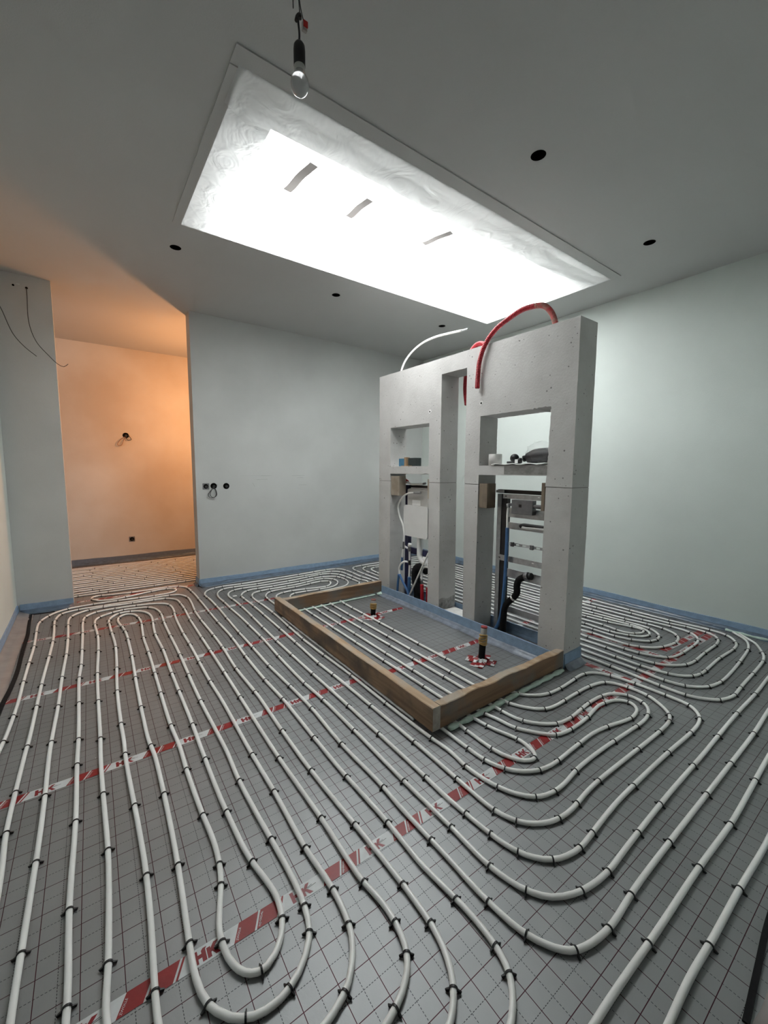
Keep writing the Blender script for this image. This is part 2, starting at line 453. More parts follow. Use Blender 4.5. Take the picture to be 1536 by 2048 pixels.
# ------------------------------------------------------------------ pipe runs on the floor (millimetres) and clips (x, y, heading)
PIPE_C1 = [4238,285,3180,285,2070,277,1920,278,1680,286,1420,290,1250,295,1030,290,410,289,60,291,-69,297,-178,311,-208,317,-236,326,-263,339,-280,349,-303,368,-324,389,-342,413,-357,438,-370,465,-383,503,-390,532,-395,571,-404,691,-410,811,-413,961,-410,1471,-412,2381,-409,2581,-398,2720,-386,3090,-388,3420,-384,4030,-387,4190,-399,4560,-395,4649,-388,4689,-382,4718,-366,4765,-347,4811,-323,4855,-301,4888,-274,4918,-244,4944,-210,4963,-182,4974,-143,4982,-44,4994,-4,4998,46,4999,116,4996,215,4990,504,4965,564,4964,624,4968,664,4973,692,4981,720,4991,737,5001,759,5020,769,5035,776,5053,780,5072,779,5091,773,5119,764,5136,752,5151,738,5164,712,5177,693,5181,664,5183,615,5178,527,5158,479,5144,346,5100,259,5079,210,5070,170,5067,140,5069,112,5076,94,5083,77,5093,53,5111,40,5125,18,5158,10,5176,1,5205,-3,5224,-4,5243,-2,5262,5,5279,15,5292,22,5297,39,5302,57,5303,105,5295,291,5256,371,5245,420,5242,480,5242,690,5249,730,5246,769,5240,797,5230,814,5221,830,5210,851,5189,868,5165,882,5139,892,5111,900,5082,905,5042,908,5002,913,4872,915,4772,913,4492,904,3893,908,3393,904,3253,891,2963,886,2753,884,2513,889,2293,890,2203,881,1813,877,1513,883,1193,877,973,880,924,892,774,892,704,888,665,882,635,873,607,858,582,838,560,815,542,790,527,762,516,724,506,674,498,605,491,535,486,385,483,215,489,126,496,57,509,18,520,-19,533,-46,546,-72,561,-96,579,-110,593,-123,608,-140,632,-154,659,-170,695,-183,733,-191,762,-204,840,-217,980,-222,1100,-223,1260,-209,1839,-207,2129,-208,2469,-195,2899,-189,3329,-177,3789,-177,4109,-185,4559,-181,4619,-172,4668,-158,4704,-147,4721,-129,4744,-93,4778,-52,4806,-25,4818,14,4828,53,4831,113,4831,173,4827,332,4812,552,4802,582,4799,610,4793,628,4785,653,4769,668,4756,687,4734,703,4709,711,4691,720,4663,725,4633,730,4493,730,4383,727,4274,715,4034,711,3894,697,2834,678,1834,678,1684,682,1354,677,1084,679,1034,691,946,691,896,685,846,675,808,661,783,649,767,635,753,603,731,566,715,518,702,449,692,389,686,320,682,270,683,230,686,191,694,162,703,126,720,101,735,79,755,53,785,37,810,20,846,6,884,-4,922,-14,971,-23,1030,-29,1100,-30,1150,-21,1259,-16,1349,-8,1529,-5,1679,-9,1999,-10,2229,-6,2479,-5,2829,-2,3149,2,3319,15,3649,20,3889,19,4049,8,4278,7,4388,12,4438,25,4485,43,4520,63,4542,78,4555,103,4571,174,4606,221,4622,260,4626,300,4622,387,4601,423,4586,447,4569,460,4555,471,4539,493,4494,507,4447,516,4388,520,4328,521,4278,508,3988,502,3258,486,2528,489,2008,488,1928,481,1778,480,1689,483,1519,492,1219,491,1139,486,1079,479,1040,470,1012,456,986,431,956,400,931,365,913,337,906,317,905,297,906,269,913,243,927,221,945,197,977,183,1003,173,1041,169,1080,169,1130,189,1470,198,1769,201,2099,199,2159,191,2279,191,2489,196,2849,202,3079,212,3399,215,3659,215,3889,212,3979,202,4088,180,4257,177,4326,179,4356,184,4385,193,4414,202,4431,221,4452,236,4461,253,4465,269,4462,284,4453,297,4439,308,4423,320,4396,328,4367,335,4328,342,4249,344,4189,342,4119,325,3839,320,3729,319,3409,303,2460,303,2330,309,2140,305,1940,305,1760,307,1640,312,1520,312,1460,308,1400,300,1341,288,1292,256,1187,250,1158,249,1128,253,1079,261,1051,269,1033,280,1017,293,1005,309,997,318,995,335,996,360,1008,375,1020,394,1042,408,1068,418,1096,423,1125,426,1155,422,1204,403,1312,395,1382,390,1512,387,1702,391,1982,399,2312,405,2962,414,3382,413,3492,408,3702,408,3782,414,3911,435,4181,437,4240,435,4300,430,4350,418,4398,404,4436,384,4470,358,4499,327,4523,291,4539,262,4545,233,4544,206,4536,182,4521,162,4499,141,4465,125,4429,115,4390,110,4341,111,4211,124,3811,125,3661,118,3441,95,2972,91,2822,88,2542,89,2322,86,2192,95,1702,96,1522,90,1332,74,1083,74,1023,79,984,85,954,93,926,104,898,119,872,130,856,143,841,165,821,182,810,208,797,227,790,256,784,285,781,315,781,385,789,433,800,470,814,495,829,524,857,547,889,564,924,576,972,582,1022,584,1102,577,1232,576,1312,582,1572,582,1892,590,2391,588,2781,600,3391,600,3671,614,4091,619,4161,633,4300,637,4370,638,4450,635,4500,625,4548,614,4576,604,4593,593,4608,579,4622,563,4634,537,4649,510,4662,473,4676,405,4694,307,4710,217,4718,127,4720,78,4718,39,4708,13,4695,-17,4670,-30,4655,-46,4631,-59,4604,-66,4585,-74,4536,-81,4387,-80,4137,-87,3537,-89,3447,-97,3287,-99,3207,-96,2517,-100,2267,-101,1897,-112,1507,-110,1257,-113,1127,-112,1047,-108,977,-92,869,-83,830,-72,791,-56,755,-41,729,-23,706,-2,685,21,666,55,644,82,631,119,617,167,605,217,595,276,587,326,584,426,584,545,592,615,600,644,607,662,614,679,624,702,642,722,663,739,688,752,715,762,743,769,772,774,801,779,881,780,1031,767,1491,765,1691,770,1961,782,2321,782,2441,777,2691,777,2810,792,3150,795,3280,796,3510,793,3850,794,4020,801,4210,822,4449,830,4569,833,4629,831,4678,826,4718,814,4766,799,4803,785,4829,766,4851,742,4867,714,4878,675,4885,636,4887,586,4885,486,4877,446,4875,307,4881,87,4883,-43,4888,-93,4886,-133,4881,-171,4871,-208,4857,-232,4841,-249,4818,-260,4791,-271,4743,-281,4674,-285,4614,-275,4304,-272,4054,-275,3894,-291,3275,-298,2645,-304,2475,-312,2045,-311,1955,-302,1785,-299,1655,-300,975,-303,765,-298,675,-291,626,-281,577,-273,548,-262,521,-248,495,-235,479,-221,466,-197,448,-171,435,-134,420,-95,410,-56,402,-16,398,33,396,373,394,1023,401,1293,395,1653,391,1903,383,2003,381,2653,392,3233,390,4231,390]
CLIP_C1 = [1670,286,179,1390,290,178,-401,2680,85,-391,2940,88,-388,3390,90,-385,3710,90,-384,4040,91,-393,4390,92,-388,4689,79,-342,4820,63,-201,4967,21,6,4998,3,215,4990,-4,405,4973,-5,544,4964,0,693,5181,170,537,5160,-166,288,5085,-168,4,5195,106,86,5299,-10,361,5246,-6,720,5247,-5,830,5210,-40,904,5052,-83,912,4902,-88,914,4542,-90,906,4063,-91,904,3753,-90,907,3323,-91,890,2933,-92,884,2513,-90,890,2233,-90,881,1803,-91,877,1473,-90,883,1173,-91,889,814,-86,887,655,-101,863,590,-122,-219,1430,88,-210,1760,89,-207,2119,90,-206,2539,88,-194,2919,89,-189,3319,89,-178,3719,89,-177,4069,90,-183,4429,91,-169,4677,71,-34,4815,23,83,4832,0,332,4812,-4,522,4804,-4,628,4785,-27,730,4503,-88,729,4313,-92,713,3964,-92,706,3474,-91,702,3184,-91,696,2774,-91,689,2404,-91,678,1764,-90,682,1344,-90,679,1034,-84,689,876,-96,666,791,-120,566,715,-161,-21,1259,86,-5,1669,89,-9,1989,91,-6,2429,89,-5,2849,90,0,3249,89,16,3659,88,20,4009,91,7,4318,91,43,4520,55,147,4594,25,241,4625,6,447,4569,-43,521,4288,-90,509,4038,-92,505,3668,-90,502,3238,-91,493,2878,-91,486,2498,-90,480,1729,-90,487,1369,-88,486,1079,-98,466,1003,-117,365,913,-161,252,921,151,183,1003,112,172,1180,87,189,1460,87,199,1839,89,195,2219,95,193,2629,89,201,3039,88,213,3419,89,215,3789,90,211,3999,94,197,4128,97,187,4395,73,338,4308,-83,341,4099,-93,321,3759,-92,319,3419,-91,312,3030,-91,308,2730,-91,303,2340,-89,305,1940,-91,307,1630,-88,306,1380,-97,291,1302,-105,249,1128,-90,318,995,-7,415,1086,73,401,1322,98,388,1592,91,391,1962,89,399,2282,89,403,2692,90,405,2962,89,414,3412,90,408,3772,89,427,4081,85,291,4539,163,197,4532,-150,114,4381,-99,110,4271,-89,118,4011,-88,125,3661,-91,111,3262,-93,93,2912,-92,88,2512,-90,86,2222,-91,93,1842,-89,96,1482,-91,76,1113,-94,479,818,30,572,953,76,584,1072,89,576,1262,91,582,1582,89,582,1862,90,587,2701,90,592,3031,89,600,3401,89,600,3651,89,627,4240,84,630,4529,103,356,4703,170,177,4720,179,22,4700,-151,-63,4595,-109,-79,4457,-92,-80,4137,-90,-84,3747,-91,-89,3457,-92,-98,3247,-91,-97,2887,-90,-96,2487,-91,-100,2267,-90,-101,1887,-91,-112,1497,-91,-111,1207,-92,716,656,49,775,811,84,780,951,89,774,1241,92,765,1601,90,770,1951,88,782,2411,91,777,2781,89,794,3190,88,796,3470,90,793,3900,90,799,4190,87,829,4698,98,685,4884,172,87,4883,179,-113,4884,-172,-249,4818,-120,-284,4644,-94,-281,4494,-87,-272,4074,-90,-278,3754,-91,-291,3275,-91,-295,2985,-91,-300,2565,-93,-308,2215,-91,-311,1975,-88,1253,395,-1,1653,391,-1,1963,381,-1,2343,386,1]
PIPE_C2 = [4238,490,3230,491,3070,489,2840,483,2710,482,1580,491,1390,490,1230,483,1181,485,1121,494,1074,508,1049,522,1035,535,1022,550,997,592,986,620,980,639,974,668,970,708,966,788,969,938,969,1208,976,1368,971,1598,971,1688,974,1777,986,1997,988,2107,985,2357,977,2647,977,2787,982,3047,987,3457,1006,4127,1008,4267,1007,4487,999,4646,1002,4686,1007,4715,1014,4744,1025,4772,1042,4808,1058,4833,1079,4853,1095,4864,1122,4877,1159,4890,1198,4899,1237,4905,1297,4905,1407,4894,1467,4891,1687,4891,2176,4905,2296,4910,2556,4927,2626,4926,2665,4923,2705,4916,2733,4908,2760,4896,2784,4879,2797,4865,2812,4840,2822,4812,2830,4763,2835,4693,2833,4583,2824,4434,2822,4374,2824,4314,2838,4205,2841,4165,2841,4125,2837,4086,2831,4056,2822,4028,2810,4001,2794,3976,2781,3961,2759,3941,2734,3924,2700,3904,2636,3876,2598,3864,2559,3855,2391,3829,2272,3817,2223,3806,2188,3790,2157,3766,2132,3735,2115,3700,2106,3661,2101,3612,2096,3532,2092,3422,2085,2822,2069,2182,2066,1742,2068,1602,2072,1542,2076,1503,2082,1474,2092,1446,2107,1421,2127,1399,2158,1375,2193,1355,2221,1345,2249,1337,2279,1332,2319,1329,2408,1329,2598,1340,2648,1339,2677,1334,2705,1324,2730,1309,2752,1289,2764,1274,2774,1257,2788,1220,2800,1172,2808,1113,2814,1023,2815,843,2813,813,2806,785,2798,768,2779,745,2757,726,2732,710,2714,702,2686,692,2657,686,2617,681,2507,679,2207,689,1757,693,1617,688,1398,674,1358,677,1319,685,1291,694,1265,708,1241,725,1221,747,1204,771,1191,798,1177,845,1169,905,1159,1124,1165,1324,1172,1884,1174,2564,1178,2964,1186,3304,1201,3724,1209,4033,1208,4283,1205,4343,1198,4423,1197,4463,1200,4503,1208,4542,1220,4579,1238,4615,1263,4646,1285,4665,1311,4679,1339,4686,1368,4689,1458,4689,1798,4681,1948,4682,2018,4687,2087,4696,2364,4739,2404,4742,2444,4741,2483,4737,2513,4731,2541,4722,2567,4708,2589,4690,2608,4667,2624,4642,2640,4605,2649,4567,2654,4507,2661,4187,2658,4158,2651,4129,2638,4103,2620,4080,2605,4068,2580,4053,2552,4044,2523,4037,2354,4014,2136,3990,2027,3975,1988,3966,1971,3958,1954,3948,1935,3927,1924,3910,1916,3892,1901,3845,1890,3786,1885,3736,1878,3456,1862,1547,1858,1377,1860,1337,1866,1298,1875,1269,1888,1243,1905,1218,1932,1189,1963,1164,1997,1143,2015,1136,2043,1128,2103,1122,2152,1123,2282,1134,2362,1138,2442,1135,2481,1131,2511,1125,2539,1117,2557,1109,2582,1094,2597,1081,2614,1057,2621,1040,2626,1021,2627,1002,2622,973,2615,955,2606,939,2586,918,2561,902,2534,890,2496,879,2456,872,2416,870,2366,870,2017,889,1877,892,1767,890,1638,877,1588,876,1548,879,1510,887,1482,898,1457,914,1436,934,1412,966,1397,992,1383,1029,1375,1057,1367,1097,1361,1166,1362,1216,1372,1295,1374,1335,1367,1465,1365,1575,1366,1865,1373,2255,1367,2615,1365,2905,1369,3055,1391,3514,1398,3704,1398,3954,1391,4234,1396,4293,1406,4342,1415,4371,1426,4398,1441,4423,1454,4438,1469,4450,1486,4460,1513,4471,1542,4478,1582,4484,1622,4486,1682,4486,1841,4481,1891,4482,1961,4487,2041,4496,2110,4506,2159,4517,2236,4538,2265,4543,2305,4548,2335,4549,2364,4545,2382,4539,2400,4530,2423,4513,2443,4491,2458,4466,2465,4448,2471,4419,2471,4389,2467,4360,2460,4331,2448,4304,2433,4278,2410,4245,2384,4216,2362,4195,2330,4172,2304,4160,2265,4151,2225,4147,2155,4147,2096,4149,1877,4175,1848,4175,1819,4169,1801,4161,1777,4145,1763,4132,1745,4108,1736,4091,1725,4063,1717,4034,1708,3995,1698,3916,1694,3826,1675,1906,1674,1536,1676,1426,1682,1347,1693,1288,1718,1202,1723,1163,1720,1133,1710,1095,1698,1070,1686,1057,1678,1053,1662,1049,1654,1049,1636,1054,1613,1069,1593,1091,1579,1117,1565,1154,1558,1193,1556,1233,1557,1283,1565,1432,1569,1592,1593,3222,1600,3892,1597,4072,1599,4112,1604,4141,1611,4170,1623,4197,1640,4221,1654,4234,1679,4250,1706,4262,1735,4270,1764,4275,1794,4277,1824,4277,1884,4271,2011,4246,2138,4219,2188,4211,2227,4210,2255,4216,2273,4223,2297,4240,2312,4253,2332,4275,2349,4299,2363,4325,2373,4353,2374,4371,2371,4388,2367,4396,2355,4410,2340,4421,2322,4430,2304,4436,2285,4441,2265,4443,2226,4440,2048,4413,1949,4402,1889,4400,1739,4402,1679,4398,1650,4392,1632,4386,1614,4377,1591,4359,1571,4337,1549,4304,1535,4278,1526,4250,1518,4211,1513,4151,1507,3981,1501,3051,1492,2341,1482,1901,1463,1312,1463,1212,1467,1172,1480,1124,1496,1088,1513,1064,1548,1029,1581,1007,1617,990,1655,980,1694,975,1744,973,1874,977,2044,980,2094,978,2203,964,2309,937,2358,927,2388,923,2418,922,2448,925,2477,930,2495,936,2513,944,2528,956,2540,970,2547,986,2548,995,2546,1012,2539,1029,2527,1043,2512,1054,2495,1063,2476,1070,2418,1083,2379,1089,2349,1088,2181,1067,2101,1064,2031,1065,1981,1069,1942,1077,1915,1088,1899,1099,1884,1111,1858,1141,1807,1215,1793,1241,1785,1269,1775,1348,1759,1426,1754,1476,1752,1556,1752,1796,1777,3345,1786,3705,1789,3765,1795,3815,1806,3884,1815,3922,1830,3959,1841,3975,1854,3990,1869,4002,1885,4013,1912,4026,1940,4036,1979,4046,2028,4054,2168,4067,2327,4083,2376,4090,2424,4102,2451,4114,2468,4125,2497,4151,2535,4198,2554,4232,2568,4269,2582,4328,2588,4387,2585,4437,2576,4485,2565,4513,2556,4530,2537,4553,2515,4572,2490,4588,2454,4606,2417,4620,2388,4625,2358,4626,2328,4624,2120,4600,2050,4593,1800,4581,1720,4580,1591,4587,1491,4588,1452,4582,1424,4572,1400,4556,1372,4528,1343,4488,1326,4452,1315,4414,1310,4375,1312,4035,1310,3875,1291,2975,1277,2535,1281,2265,1279,1535,1276,1355,1266,1016,1269,966,1275,937,1281,918,1293,891,1303,874,1322,851,1345,832,1370,816,1397,803,1425,794,1464,787,1494,784,1534,784,1683,795,1783,797,2323,781,2433,780,2503,783,2552,790,2589,803,2622,825,2650,853,2686,901,2711,944,2723,981,2726,1001,2728,1030,2727,1060,2721,1100,2714,1128,2703,1156,2693,1172,2680,1187,2665,1199,2639,1212,2611,1220,2581,1226,2532,1233,2492,1236,2312,1238,2182,1236,2142,1239,2113,1243,2094,1249,2076,1257,2051,1273,2022,1300,1998,1331,1978,1365,1960,1412,1954,1441,1949,1480,1946,1640,1949,2050,1963,2830,1970,3420,1974,3540,1982,3690,1986,3729,1992,3759,2001,3787,2010,3804,2032,3837,2061,3864,2077,3875,2095,3884,2123,3893,2152,3899,2251,3910,2439,3938,2498,3950,2576,3969,2633,3987,2669,4003,2702,4025,2730,4053,2746,4077,2755,4095,2764,4122,2765,4141,2759,4169,2739,4224,2733,4263,2731,4333,2739,4533,2740,4593,2736,4663,2730,4692,2724,4711,2716,4729,2701,4754,2682,4777,2660,4796,2643,4807,2626,4815,2607,4821,2578,4825,2538,4826,2438,4823,2248,4810,1909,4795,1729,4783,1659,4780,1569,4783,1380,4803,1291,4806,1252,4801,1233,4795,1216,4786,1200,4775,1186,4761,1156,4721,1134,4677,1118,4630,1106,4571,1101,4512,1100,4442,1106,4302,1103,4072,1109,3782,1106,3302,1103,3152,1086,2782,1077,2453,1076,2313,1083,2103,1083,1953,1079,1703,1070,1313,1069,1013,1064,853,1066,813,1070,784,1079,745,1088,716,1106,681,1123,657,1144,636,1177,615,1214,599,1262,585,1321,575,1370,571,1410,570,1510,574,1920,583,2330,583,2920,588,3310,583,3660,588,4238,588]
CLIP_C2 = [2770,482,-180,2390,484,180,2070,486,179,1680,491,180,1360,489,-178,1200,483,178,1065,512,153,986,620,109,967,748,92,969,1018,90,975,1328,88,971,1678,89,988,2047,89,985,2347,91,976,2687,90,982,3047,89,986,3397,89,996,3817,88,1008,4217,89,1004,4556,94,999,4646,89,1150,4887,17,1237,4905,5,1457,4891,-2,2196,4906,2,2426,4918,3,2616,4927,-2,2760,4896,-30,2833,4733,-86,2833,4573,-93,2823,4334,-86,2841,4135,-92,2095,3522,-93,2091,3372,-91,2089,3182,-90,2086,2892,-91,2082,2692,-92,2072,2352,-92,2068,2042,-90,2092,1446,-65,2249,1337,-12,2358,1328,0,2548,1338,3,2667,1336,-12,2788,1220,-73,2812,1073,-86,2814,903,-89,2802,776,-117,2695,695,-162,2507,679,179,2237,688,179,1867,692,180,1488,680,-175,1388,675,178,1265,708,148,1191,798,112,1169,905,96,1164,1024,93,1164,1264,88,1169,1634,89,1173,1944,90,1173,2404,90,1175,2754,89,1180,3054,89,1188,3394,88,1201,3704,88,1209,4063,90,1205,4343,94,1302,4675,26,1408,4689,0,1958,4683,3,2246,4720,9,2414,4742,0,2567,4708,-34,2643,4596,-74,2656,4447,-88,2658,4307,-89,2656,4148,-102,1878,3466,-91,1875,3216,-90,1873,2876,-90,1869,2456,-90,1867,2176,-90,1864,1857,-90,1858,1387,-91,1879,1260,-65,2005,1139,-23,2123,1122,0,2252,1132,5,2342,1137,1,2481,1131,-9,2621,1040,-72,2611,947,-121,2496,879,-168,2336,871,177,2107,884,177,1747,889,-175,1558,877,174,1465,908,146,1380,1038,106,1362,1206,87,1368,1445,93,1366,1835,89,1373,2235,90,1367,2605,91,1366,2965,89,1380,3284,87,1398,3694,89,1396,4054,91,1399,4313,79,1542,4478,12,1652,4487,0,1861,4481,1,2120,4508,11,2382,4539,-22,2468,4438,-77,2416,4253,-127,2116,4148,177,1966,4164,173,1819,4169,-162,1690,3436,-91,1687,3026,-90,1684,2656,-91,1679,2276,-91,1675,1846,-90,1682,1347,-82,1721,1182,-83,1671,1050,-166,1556,1213,94,1563,1382,87,1725,4267,15,1834,4276,-4,1992,4250,-11,2237,4211,9,2373,4380,103,2285,4441,171,2137,4426,-172,1929,4401,-177,1623,4382,-152,1518,4211,-97,1512,4131,-93,1462,1282,-91,1466,1182,-81,1496,1088,-60,1617,990,-20,1744,973,0,1944,977,1,2203,964,-11,2388,923,-4,2548,1004,96,2418,1083,170,2201,1069,-174,2021,1065,176,1915,1088,152,1793,1241,112,1759,1426,99,1756,2046,89,1762,2365,89,1770,2815,89,1774,3095,89,1779,3445,89,2585,4347,83,2584,4447,99,2561,4522,119,2397,4624,171,2279,4619,-174,2070,4595,-175,1730,4580,179,1551,4588,179,1416,4568,-149,1312,4395,-96,1310,4275,-90,1312,3995,-90,1307,3695,-91,1297,3275,-91,1290,2935,-92,1277,2515,-90,1281,2315,-89,1279,1865,-90,1278,1475,-91,1271,1176,-92,1269,966,-82,1298,882,-58,1444,790,-11,1574,787,4,1773,797,0,2143,786,-2,2383,780,0,2533,786,9,2597,808,30,2718,962,72,2725,1080,98,2665,1199,147,2532,1233,174,2402,1237,179,2252,1237,-179,2076,1257,153,1960,1412,106,1947,1880,90,1953,2310,89,1959,2610,89,1965,2990,89,1968,3240,89,1974,3540,88,2742,4215,107,2733,4403,88,2740,4563,90,2728,4701,108,2635,4811,155,2488,4825,-179,2238,4810,-177,1609,4781,178,1340,4806,178,1216,4786,-148,1106,4292,-90,1103,4062,-90,1107,3522,-90,1105,3212,-92,1087,2792,-92,1076,2323,-89,1083,2083,-89,1080,1733,-91,1070,1303,-91,1069,1013,-91,1065,823,-86,1096,698,-63,1242,590,-15,1380,570,-2,1630,576,1,1850,583,1,2230,583,0,2590,585,0,2930,588,0,3280,583,0]
PIPE_C3 = [4421,922,4299,807,4276,789,4241,771,4140,727,4055,697,3987,681,3908,671,3758,665,3338,660,3208,655,3168,655,3128,659,3089,667,3061,676,3033,687,3008,703,2986,723,2960,752,2943,777,2930,804,2924,823,2917,852,2914,901,2918,1031,2930,1261,2933,1391,2930,3081,2926,4131,2928,4431,2933,4611,2937,4670,2944,4710,2954,4748,2965,4776,2979,4802,2998,4823,3023,4839,3050,4850,3079,4857,3168,4867,3268,4873,3488,4870,3898,4878,3978,4877,4048,4874,4137,4865,4196,4854,4214,4847,4232,4838,4248,4827,4262,4813,4273,4798,4283,4781,4295,4753,4303,4725,4316,4656,4322,4576,4321,4497,4315,4217,4322,2327,4320,2227,4312,2107,4306,1967,4294,1497,4295,1427,4298,1367,4319,1189,4323,1139,4321,1069,4314,1020,4303,992,4288,967,4268,946,4245,927,4211,906,4176,888,4138,874,4099,866,4050,862,3980,860,3920,862,3790,870,3720,873,3390,869,3340,870,3311,874,3281,879,3253,888,3235,896,3209,911,3194,923,3167,952,3146,986,3130,1033,3118,1091,3110,1171,3109,1231,3116,1661,3117,2411,3117,3111,3109,3851,3109,4131,3111,4271,3114,4370,3121,4480,3129,4539,3138,4568,3145,4586,3160,4612,3172,4627,3186,4641,3202,4651,3220,4658,3239,4663,3268,4666,3448,4673,3618,4679,3758,4679,3858,4674,3917,4667,3976,4655,4013,4641,4030,4631,4045,4619,4064,4597,4073,4580,4080,4562,4092,4513,4101,4454,4107,4384,4111,4294,4114,4034,4112,3774,4101,3104,4097,2134,4102,1945,4104,1705,4107,1595,4113,1515,4135,1367,4137,1327,4136,1277,4130,1228,4118,1190,4103,1165,4076,1136,4036,1107,3991,1086,3943,1074,3893,1068,3693,1065,3583,1067,3504,1073,3474,1078,3446,1086,3420,1099,3405,1111,3391,1126,3374,1150,3353,1184,3336,1220,3326,1248,3319,1277,3313,1316,3308,1396,3300,1586,3302,1636,3312,1745,3314,1895,3310,2825,3309,3605,3310,3875,3314,4065,3318,4165,3325,4265,3330,4314,3338,4353,3352,4391,3372,4424,3393,4444,3418,4458,3436,4464,3466,4468,3566,4474,3625,4476,3665,4475,3705,4471,3744,4464,3773,4457,3801,4447,3819,4438,3843,4421,3857,4408,3868,4392,3882,4365,3891,4337,3898,4308,3907,4249,3914,4169,3918,4059,3920,3929,3918,3699,3908,3099,3905,2099,3908,2000,3925,1790,3938,1531,3939,1481,3934,1441,3929,1423,3921,1405,3899,1372,3864,1337,3840,1319,3824,1309,3787,1295,3748,1288,3698,1287,3659,1293,3632,1304,3608,1320,3573,1356,3549,1387,3531,1422,3519,1460,3508,1509,3503,1548,3502,1588,3504,1698,3499,1798,3497,1878,3497,2168,3506,3058,3509,3638,3512,3818,3517,3948,3530,4107,3537,4147,3549,4184,3558,4202,3569,4218,3589,4238,3605,4248,3623,4253,3651,4253,3669,4247,3693,4231,3712,4209,3726,4183,3739,4146,3750,4097,3757,4048,3763,3988,3769,3858,3771,3688,3767,3148,3767,2798,3764,2258,3765,2088,3768,1968,3775,1829,3786,1739,3802,1661,3845,1507,3848,1488,3849,1469,3845,1452,3841,1444,3830,1431,3814,1422,3796,1417,3777,1416,3758,1418,3739,1424,3722,1432,3705,1443,3691,1456,3679,1471,3665,1497,3660,1515,3658,1535,3660,1584,3675,1673,3679,1722,3669,1892,3667,2092,3673,3772,3670,3902,3666,3961,3662,3981,3656,3998,3646,4013,3634,4023,3628,4025,3614,4022,3608,4018,3598,4005,3588,3979,3583,3930,3581,3690,3583,2940,3578,2060,3579,1910,3583,1800,3575,1671,3575,1611,3580,1571,3590,1533,3607,1486,3624,1450,3640,1425,3659,1402,3681,1383,3707,1370,3735,1363,3755,1362,3774,1364,3802,1371,3828,1385,3850,1405,3867,1429,3879,1455,3884,1474,3887,1494,3887,1523,3884,1553,3841,1911,3837,1981,3833,2080,3832,2290,3836,3110,3844,3760,3844,3910,3841,4030,3832,4150,3826,4190,3818,4228,3809,4257,3796,4283,3785,4300,3764,4321,3749,4333,3723,4347,3695,4358,3666,4366,3637,4369,3597,4370,3557,4367,3528,4362,3510,4355,3494,4345,3479,4332,3467,4317,3457,4301,3445,4274,3436,4245,3430,4216,3425,4166,3417,4056,3412,3856,3410,3006,3400,2217,3399,1927,3402,1777,3413,1677,3416,1638,3408,1468,3408,1408,3412,1379,3421,1351,3435,1324,3451,1299,3483,1261,3497,1248,3521,1231,3548,1217,3575,1206,3604,1196,3643,1187,3722,1175,3761,1173,3791,1173,3831,1177,3861,1182,3889,1190,3917,1201,3942,1217,3964,1236,3984,1258,3999,1284,4012,1311,4022,1339,4028,1368,4031,1408,4031,1447,4027,1497,4009,1626,4004,1676,3999,1815,4001,2245,4000,3085,4011,3765,4013,4025,4012,4165,4007,4275,4001,4355,3992,4414,3980,4462,3973,4481,3963,4498,3945,4520,3929,4532,3913,4542,3894,4550,3866,4559,3807,4571,3748,4577,3658,4580,3548,4578,3418,4571,3358,4567,3320,4559,3303,4551,3287,4540,3274,4526,3262,4510,3253,4493,3242,4465,3230,4417,3223,4347,3216,4227,3212,3968,3215,3068,3211,1808,3212,1638,3217,1468,3210,1288,3214,1208,3222,1149,3231,1121,3239,1103,3250,1086,3268,1063,3305,1029,3330,1012,3355,997,3401,979,3450,968,3530,964,3740,969,3960,967,4039,971,4089,978,4117,986,4145,997,4170,1012,4193,1031,4206,1046,4220,1071,4227,1089,4234,1118,4240,1168,4239,1218,4234,1267,4217,1365,4212,1415,4208,1705,4188,2115,4185,2195,4191,3295,4205,4174,4204,4384,4198,4524,4190,4594,4180,4653,4167,4690,4150,4713,4128,4732,4111,4742,4093,4750,4045,4762,3986,4771,3916,4776,3826,4777,3706,4773,3397,4758,3337,4758,3227,4762,3177,4759,3158,4756,3139,4750,3122,4741,3106,4730,3092,4717,3080,4701,3069,4684,3057,4657,3049,4629,3043,4600,3034,4490,3029,4350,3026,4160,3026,3870,3030,3070,3030,1740,3027,1440,3028,1230,3026,1140,3016,1041,3015,1001,3020,952,3033,904,3046,877,3056,860,3069,845,3090,824,3114,807,3140,792,3168,781,3196,772,3265,760,3345,754,3434,754,3624,760,3884,775,4024,785,4113,796,4181,810,4257,834,4302,856,4326,873,4349,892,4427,967]
